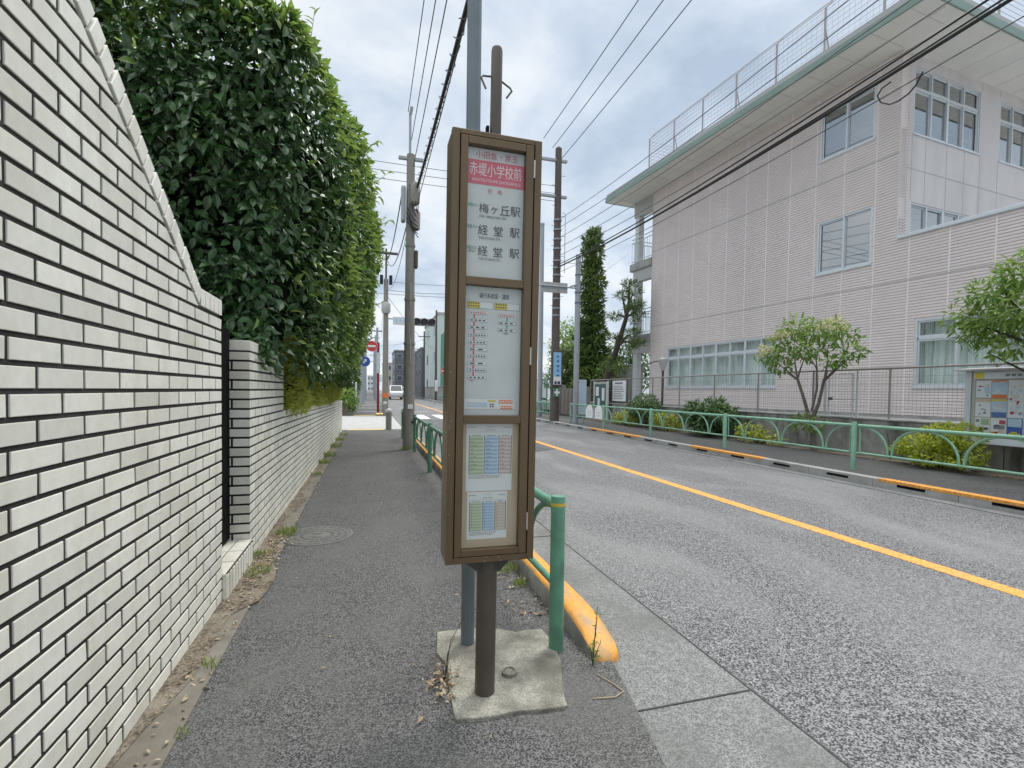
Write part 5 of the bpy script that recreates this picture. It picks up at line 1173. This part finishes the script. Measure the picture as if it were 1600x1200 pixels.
for i, (x, y) in enumerate(((-.55, 45), (.75, 52), (.75, 66), (-.5, 60), (.8, 84), (-.6, 92))):
    t = T('utility_pole', 'distant slim utility pole down the left pavement', 'utility pole', (x, y, 0), group='distant poles on the left pavement'); t.part('shaft', MB().lathe([(.15, 0), (.11, 5.0+.05*y)], (x, y, 0), 8), 'galvanised'); t.part('cross_arm', MB().box(x-.5, x+.5, y-.05, y+.05, 4.6+.05*y, 4.7+.05*y), 'pole_umber')
for i, (x, y, h_) in enumerate(((8.2, 78, 10.5), (8.1, 96, 10), (8.2, 122, 10), (1.0, 118, 10))):
    t = T('utility_pole', 'distant dark utility pole at the end of the road', 'utility pole', (x, y, 0), group='distant poles at the end of the road'); t.part('shaft', MB().lathe([(.17, 0), (.11, h_)], (x, y, 0), 8), 'pole_umber'); t.part('cross_arm', MB().box(x-.9, x+.9, y-.06, y+.06, h_-.9, h_-.78), 'pole_umber')
for i in range(3): wire('distant wire sagging over the end of the road', sag((-3, 74+16*i, 7.4-.3*i), (8.2, 78+16*i, 9.2), .4), .02, group='distant wires over the end of the road')
# vehicles far down the road
def van(label, x, y, rz, s=1.0):
    t = T('parked_van', label, 'van', (x, y, -.03), (0, 0, rz), group='white vans down the road'); L = lambda n_, mb, mt, sub=None, **kw: t.part(n_, mb, mt, sub=sub, local=True, **kw)
    side = [(-2.1, .38), (2.1, .38), (2.1, .95), (1.98, 1.75), (1.8, 1.95), (-1.2, 1.95), (-1.75, 1.15), (-2.08, 1.0)]
    bd = L('body', MB().prism([(p[0]*s, p[1]*s) for p in side], 0, -.82*s, .82*s), 'car_white', bevel=.06)
    L('windscreen', MB().quad((-.72*s, -1.735*s, 1.2*s), (.72*s, -1.735*s, 1.2*s), (.66*s, -1.26*s, 1.88*s), (-.66*s, -1.26*s, 1.88*s)), 'car_glass')
    for sx in (-1, 1): L('side_window', MB().prism([(-1.5*s, 1.2*s), (1.8*s, 1.2*s), (1.7*s, 1.75*s), (-1.15*s, 1.75*s)], 0, sx*.815*s, sx*.826*s), 'car_glass'); L('headlight', MB().box(sx*.5*s, sx*.76*s, -2.115*s, -2.08*s, .72*s, .92*s), 'sign_white')
    for sx in (-1, 1):
        for yy in (-1.35, 1.35): L('wheel', MB().tube([(sx*.66*s, yy*s, .31*s), (sx*.84*s, yy*s, .31*s)], .31*s, 16), 'rubber')
    L('bumper', MB().box(-.8*s, .8*s, -2.16*s, -2.09*s, .36*s, .62*s), 'board_grey')
van('white van facing the camera far down the road', 3.5, 70, 0); van('white van farther back beside the dark building', 5.3, 92, 0, .95)
t = T('guide_sign', 'small distant white sign board on a thin post at the road edge', 'sign', (1.1, 64, 0)); t.part('post', MB().lathe([(.04, 0), (.04, 3.2)], (1.1, 64, 0), 8), 'galvanised'); t.part('board', MB().box(.8, 1.5, 63.9, 63.95, 2.3, 3.2), 'sign_white')
# far buildings
def house(label, x0, x1, y0, y1, h_, mtl, name='building', rows=3, cols=3, roof='roof_grey', z0=0, side='W'):
    t = T(name, label, 'building', ((x0+x1)/2, (y0+y1)/2, z0)); t.part('wall', MB().box(x0, x1, y0, y1, z0-.2, h_), mtl); t.part('roof', MB().box(x0-.15, x1+.15, y0-.15, y1+.15, h_, h_+.25), roof)
    for r in range(rows):
        z = z0+h_*(r+.35)/rows
        for c in range(cols):
            x = x0+(x1-x0)*(c+.5)/cols; w2 = (x1-x0)/cols*.28
            wn = t.part('window', MB().box(x-w2, x+w2, y0-.05, y0+.02, z, z+h_/rows*.42), 'alu'); t.part('pane', MB().box(x-w2+.06, x+w2-.06, y0-.07, y0-.051, z+.06, z+h_/rows*.42-.06), 'house_glass', sub=wn)
        for c in range(max(2, cols)):
            y = y0+(y1-y0)*(c+.5)/max(2, cols); xx = x0 if side == 'W' else x1; sgn = -1 if side == 'W' else 1
            wn = t.part('window', MB().box(xx-.02, xx+.05*sgn, y-.7, y+.7, z, z+h_/rows*.42), 'alu'); t.part('pane', MB().box(xx+.051*sgn, xx+.07*sgn, y-.64, y+.64, z+.06, z+h_/rows*.42-.06), 'house_glass', sub=wn)
    return t
house('dark grey apartment block at the end of the road', 5.6, 14, 116, 130, 10.2, 'house_dark_hazy', rows=4, cols=4)
house('black low building beside the mint coloured one', 9.2, 15, 92, 104, 9.0, 'house_dark_hazy', rows=3, cols=2)
house('pale mint building with a green net on its side', 9.6, 18, 72, 90, 12.4, 'house_mint', rows=3, cols=2)
house('tan house front left of the dark apartment block', 3.9, 6.4, 150, 160, 9.0, 'house_tan', rows=3, cols=2)
house('pale house down the left side of the road', -12, -2.2, 60, 72, 7.0, 'house_pale', rows=2, cols=3, side='E')
house('second pale block farther down the left side', -10, -2.4, 96, 110, 9.5, 'house_pale', rows=3, cols=3, side='E')
house('grey house farthest down the left side', -9, -2.2, 140, 155, 8.5, 'house_tan', rows=3, cols=3, side='E')
house('small pale block closing the far end of the street', -1, 4, 300, 312, 9.0, 'house_pale', rows=3, cols=3)
gw = T('boundary_wall', 'long grey boundary wall on the far right pavement', 'wall', (9.4, 60, .1)); gw.part('wall', MB().box(9.3, 9.5, 40, 88, -.05, 1.75), 'concrete'); gw.part('coping', MB().box(9.25, 9.55, 40, 88, 1.75, 1.83), 'old_concrete')
nt_ = T('net_fence', 'tall green sports net on poles down the right side', 'fence', (9.8, 60, .1)); nm = MB()
for y in np.arange(46, 72, 4.0): nt_.part('post', MB().tube([(9.75, y, .1), (9.75, y, 9.2)], .07, 8), 'net_green')
for z in np.arange(1.9, 9.2, .28): nm.tube([(9.75, 46, z), (9.75, 70, z)], .022, 4)
for y in np.arange(46, 70, .28): nm.tube([(9.76, y, 1.9), (9.76, y, 9.2)], .022, 4)
nt_.part('net', nm, 'net_green')
bush('dark creeper bush under the distant round red sign', [(8.9, 52, 1.5, .3, 1.2, 1.2), (8.9, 55, 1.0, .3, 1.2, .9)], 900, .22, 'leaf_shrub', (8.9, 53, 0))

# ------------------------------------------------------------------ small things on the ground
mh = T('manhole_cover', 'round worn iron manhole cover set in the pavement', 'manhole cover', (-.455, 4.84, 0))
mh.part('frame', MB().lathe([(.315, -.02), (.315, .004), (.295, .006), (.292, .002)], (-.455, 4.84, 0), 40), 'iron')
mh.part('lid', MB().lathe([(.288, -.01), (.288, .005)], (-.455, 4.84, 0), 40), 'iron')
rb = MB()
for r in (.12, .18, .24): 
    for k in range(24):
        a = 2*math.pi*k/24; rb.prism([(-.455+(r+d)*math.cos(a+e_), 4.84+(r+d)*math.sin(a+e_)) for d, e_ in ((0, 0), (.03, 0), (.03, .17), (0, .17))], 2, .004, .0085)
for a in (0, math.pi): rb.prism([(-.455+.045*math.cos(b_+a)+.05*math.cos(a+1.57), 4.84+.03*math.sin(b_+a)+.05*math.sin(a+1.57)) for b_ in np.linspace(0, 6.28, 11)[:-1]], 2, .0045, .0095)
mh.part('raised_pattern', rb, 'iron')
def tuft(n, r, hgt, seed):
    mb = MB(); a = rng.random(n)*2*math.pi; q = r*np.sqrt(rng.random(n)); P = np.stack([q*np.cos(a), q*np.sin(a), np.zeros(n)], 1); D = rng.normal(size=(n, 3))*.45+np.array([0, 0, 1]); L = hgt*(.5+.8*rng.random(n))
    return mb.leaves(P, D, rng.normal(size=(n, 3)), L, .0045+.004*rng.random(n), rng.random(n), fold=.1, droop=.25)
gr = MB()
for (x, y, n, r, hg) in ((-.74, 4.92, 130, .10, .075), (-.80, 3.95, 110, .12, .05), (-.83, 4.35, 60, .08, .05), (-.72, 2.66, 24, .045, .045), (-.79, 9.4, 160, .14, .09), (-.78, 10.4, 180, .16, .12), (-.78, 12.0, 170, .18, .12), (-.78, 13.6, 150, .16, .10), (-.78, 15, 150, .2, .1), (.78, 11.2, 90, .10, .13), (1.0, 3.55, 90, .10, .07), (.95, 3.85, 110, .13, .08), (1.02, 3.25, 60, .05, .06), (.98, 4.6, 80, .1, .07), (.99, 6.0, 80, .1, .08), (-.70, 2.15, 12, .03, .03), (-.80, 8.2, 60, .1, .06)):
    tm_ = tuft(n, r, hg, x); b0 = len(gr.v); gr.v += [(v[0]+x, v[1]+y, v[2]+.008) for v in tm_.v]; gr.f += [tuple(i+b0 for i in f_) for f_ in tm_.f]; gr.r += tm_.r
gr.build('grass', 'grass')['kind'] = 'stuff'
# dry leaf litter along the wall foot, by the kerb and scattered over the pavement
n = 640; P = np.stack([-.86+.20*rng.random(n)**1.4, 3.3+rng.random(n)**1.3*12, np.full(n, .016)], 1); n1 = 300
P[:n1] = np.stack([-.84+.22*rng.random(n1)*(.4+.6*rng.random(n1)), rng.normal(4.35, .42, n1), np.full(n1, .018)], 1)
P2 = np.stack([1.0+.075*rng.normal(size=150), 2.75+1.9*rng.random(150), np.full(150, .012)], 1); P3 = np.stack([.33+.045*rng.normal(size=60), 2.22+.09*rng.normal(size=60), .012+.03*rng.random(60)], 1); P4 = np.stack([-.6+1.9*rng.random(70), 1.3+8*rng.random(70), np.full(70, .008)], 1)
P5 = np.stack([-.84+.13*rng.random(60), 1.5+1.9*rng.random(60), np.full(60, .014)], 1)
P = np.concatenate([P, P2, P3, P4, P5]); P[:, 0] = np.where((P[:, 1] > 12) & (P[:, 0] < 0), np.maximum(P[:, 0], -.80), P[:, 0])
D = rng.normal(size=P.shape)*np.array([1, 1, .25]); L = .014+.024*rng.random(len(P))
lit = MB().leaves(P, D, np.array([0, 0, 1.])+rng.normal(size=P.shape)*.35, L, L*.5, rng.random(len(P)), fold=.2); lit.build('leaf_litter', 'dry_leaf')['kind'] = 'stuff'
wd = T('weed', 'thin green weed growing at the nose of the orange kerb', 'weed', (1.075, 2.2, 0)); ws_ = MB(); wl = MB()
for (dx, dy, dz) in ((.045, .05, .22), (.02, .02, .14), (-.02, 0, .11), (.05, .02, .10), (.06, .08, .26)):
    ws_.tube([(1.075, 2.2, 0), (1.075+dx*.4, 2.2+dy*.4, dz*.55), (1.075+dx, 2.2+dy, dz)], [.0028, .002, .0012], 5); k = 9
    ts_ = .15+.8*rng.random(k); wl.leaves(np.stack([1.075+dx*ts_, 2.2+dy*ts_, dz*ts_], 1), rng.normal(size=(k, 3))*.7+np.array([0, 0, .6]), rng.normal(size=(k, 3)), .022+.02*rng.random(k), .006*np.ones(k), rng.random(k))
wd.part('stem', ws_, 'twig'); wd.part('leaves', wl, 'leaf_fresh')
dw = T('dead_weed', 'dead brown weed beside the concrete footing', 'weed', (.345, 2.26, 0)); ds_ = MB()
for (dx, dy, dz) in ((.05, .02, .20), (.10, .05, .27), (-.02, .0, .11), (.02, -.03, .13), (-.05, .03, .07)): ds_.tube([(.345, 2.26, 0), (.345+dx*.35, 2.26+dy, dz*.6), (.345+dx, 2.26+dy, dz)], [.0025, .0018, .001], 5)
dw.part('stem', ds_, 'twig'); k = 90; q = rng.random(k); dw.part('leaves', MB().leaves(np.stack([.345+.035*rng.normal(size=k), 2.26+.03*rng.normal(size=k), .01+.10*q*q], 1), rng.normal(size=(k, 3)), rng.normal(size=(k, 3)), .015+.018*rng.random(k), .006*np.ones(k), rng.random(k)*.6), 'dry_leaf')
tag(MB().tube([(1.055, 2.13, .004), (1.10, 2.02, .006), (1.115, 1.965, .005), (1.06, 1.935, .006), (1.0, 1.945, .005), (.955, 1.955, .004)], [.002, .003, .003, .003, .003, .002], 6).build('dry_stalk', 'dry_stem', smooth=True), 'pale dry stalk lying bent on the asphalt by the kerb end', 'stalk')
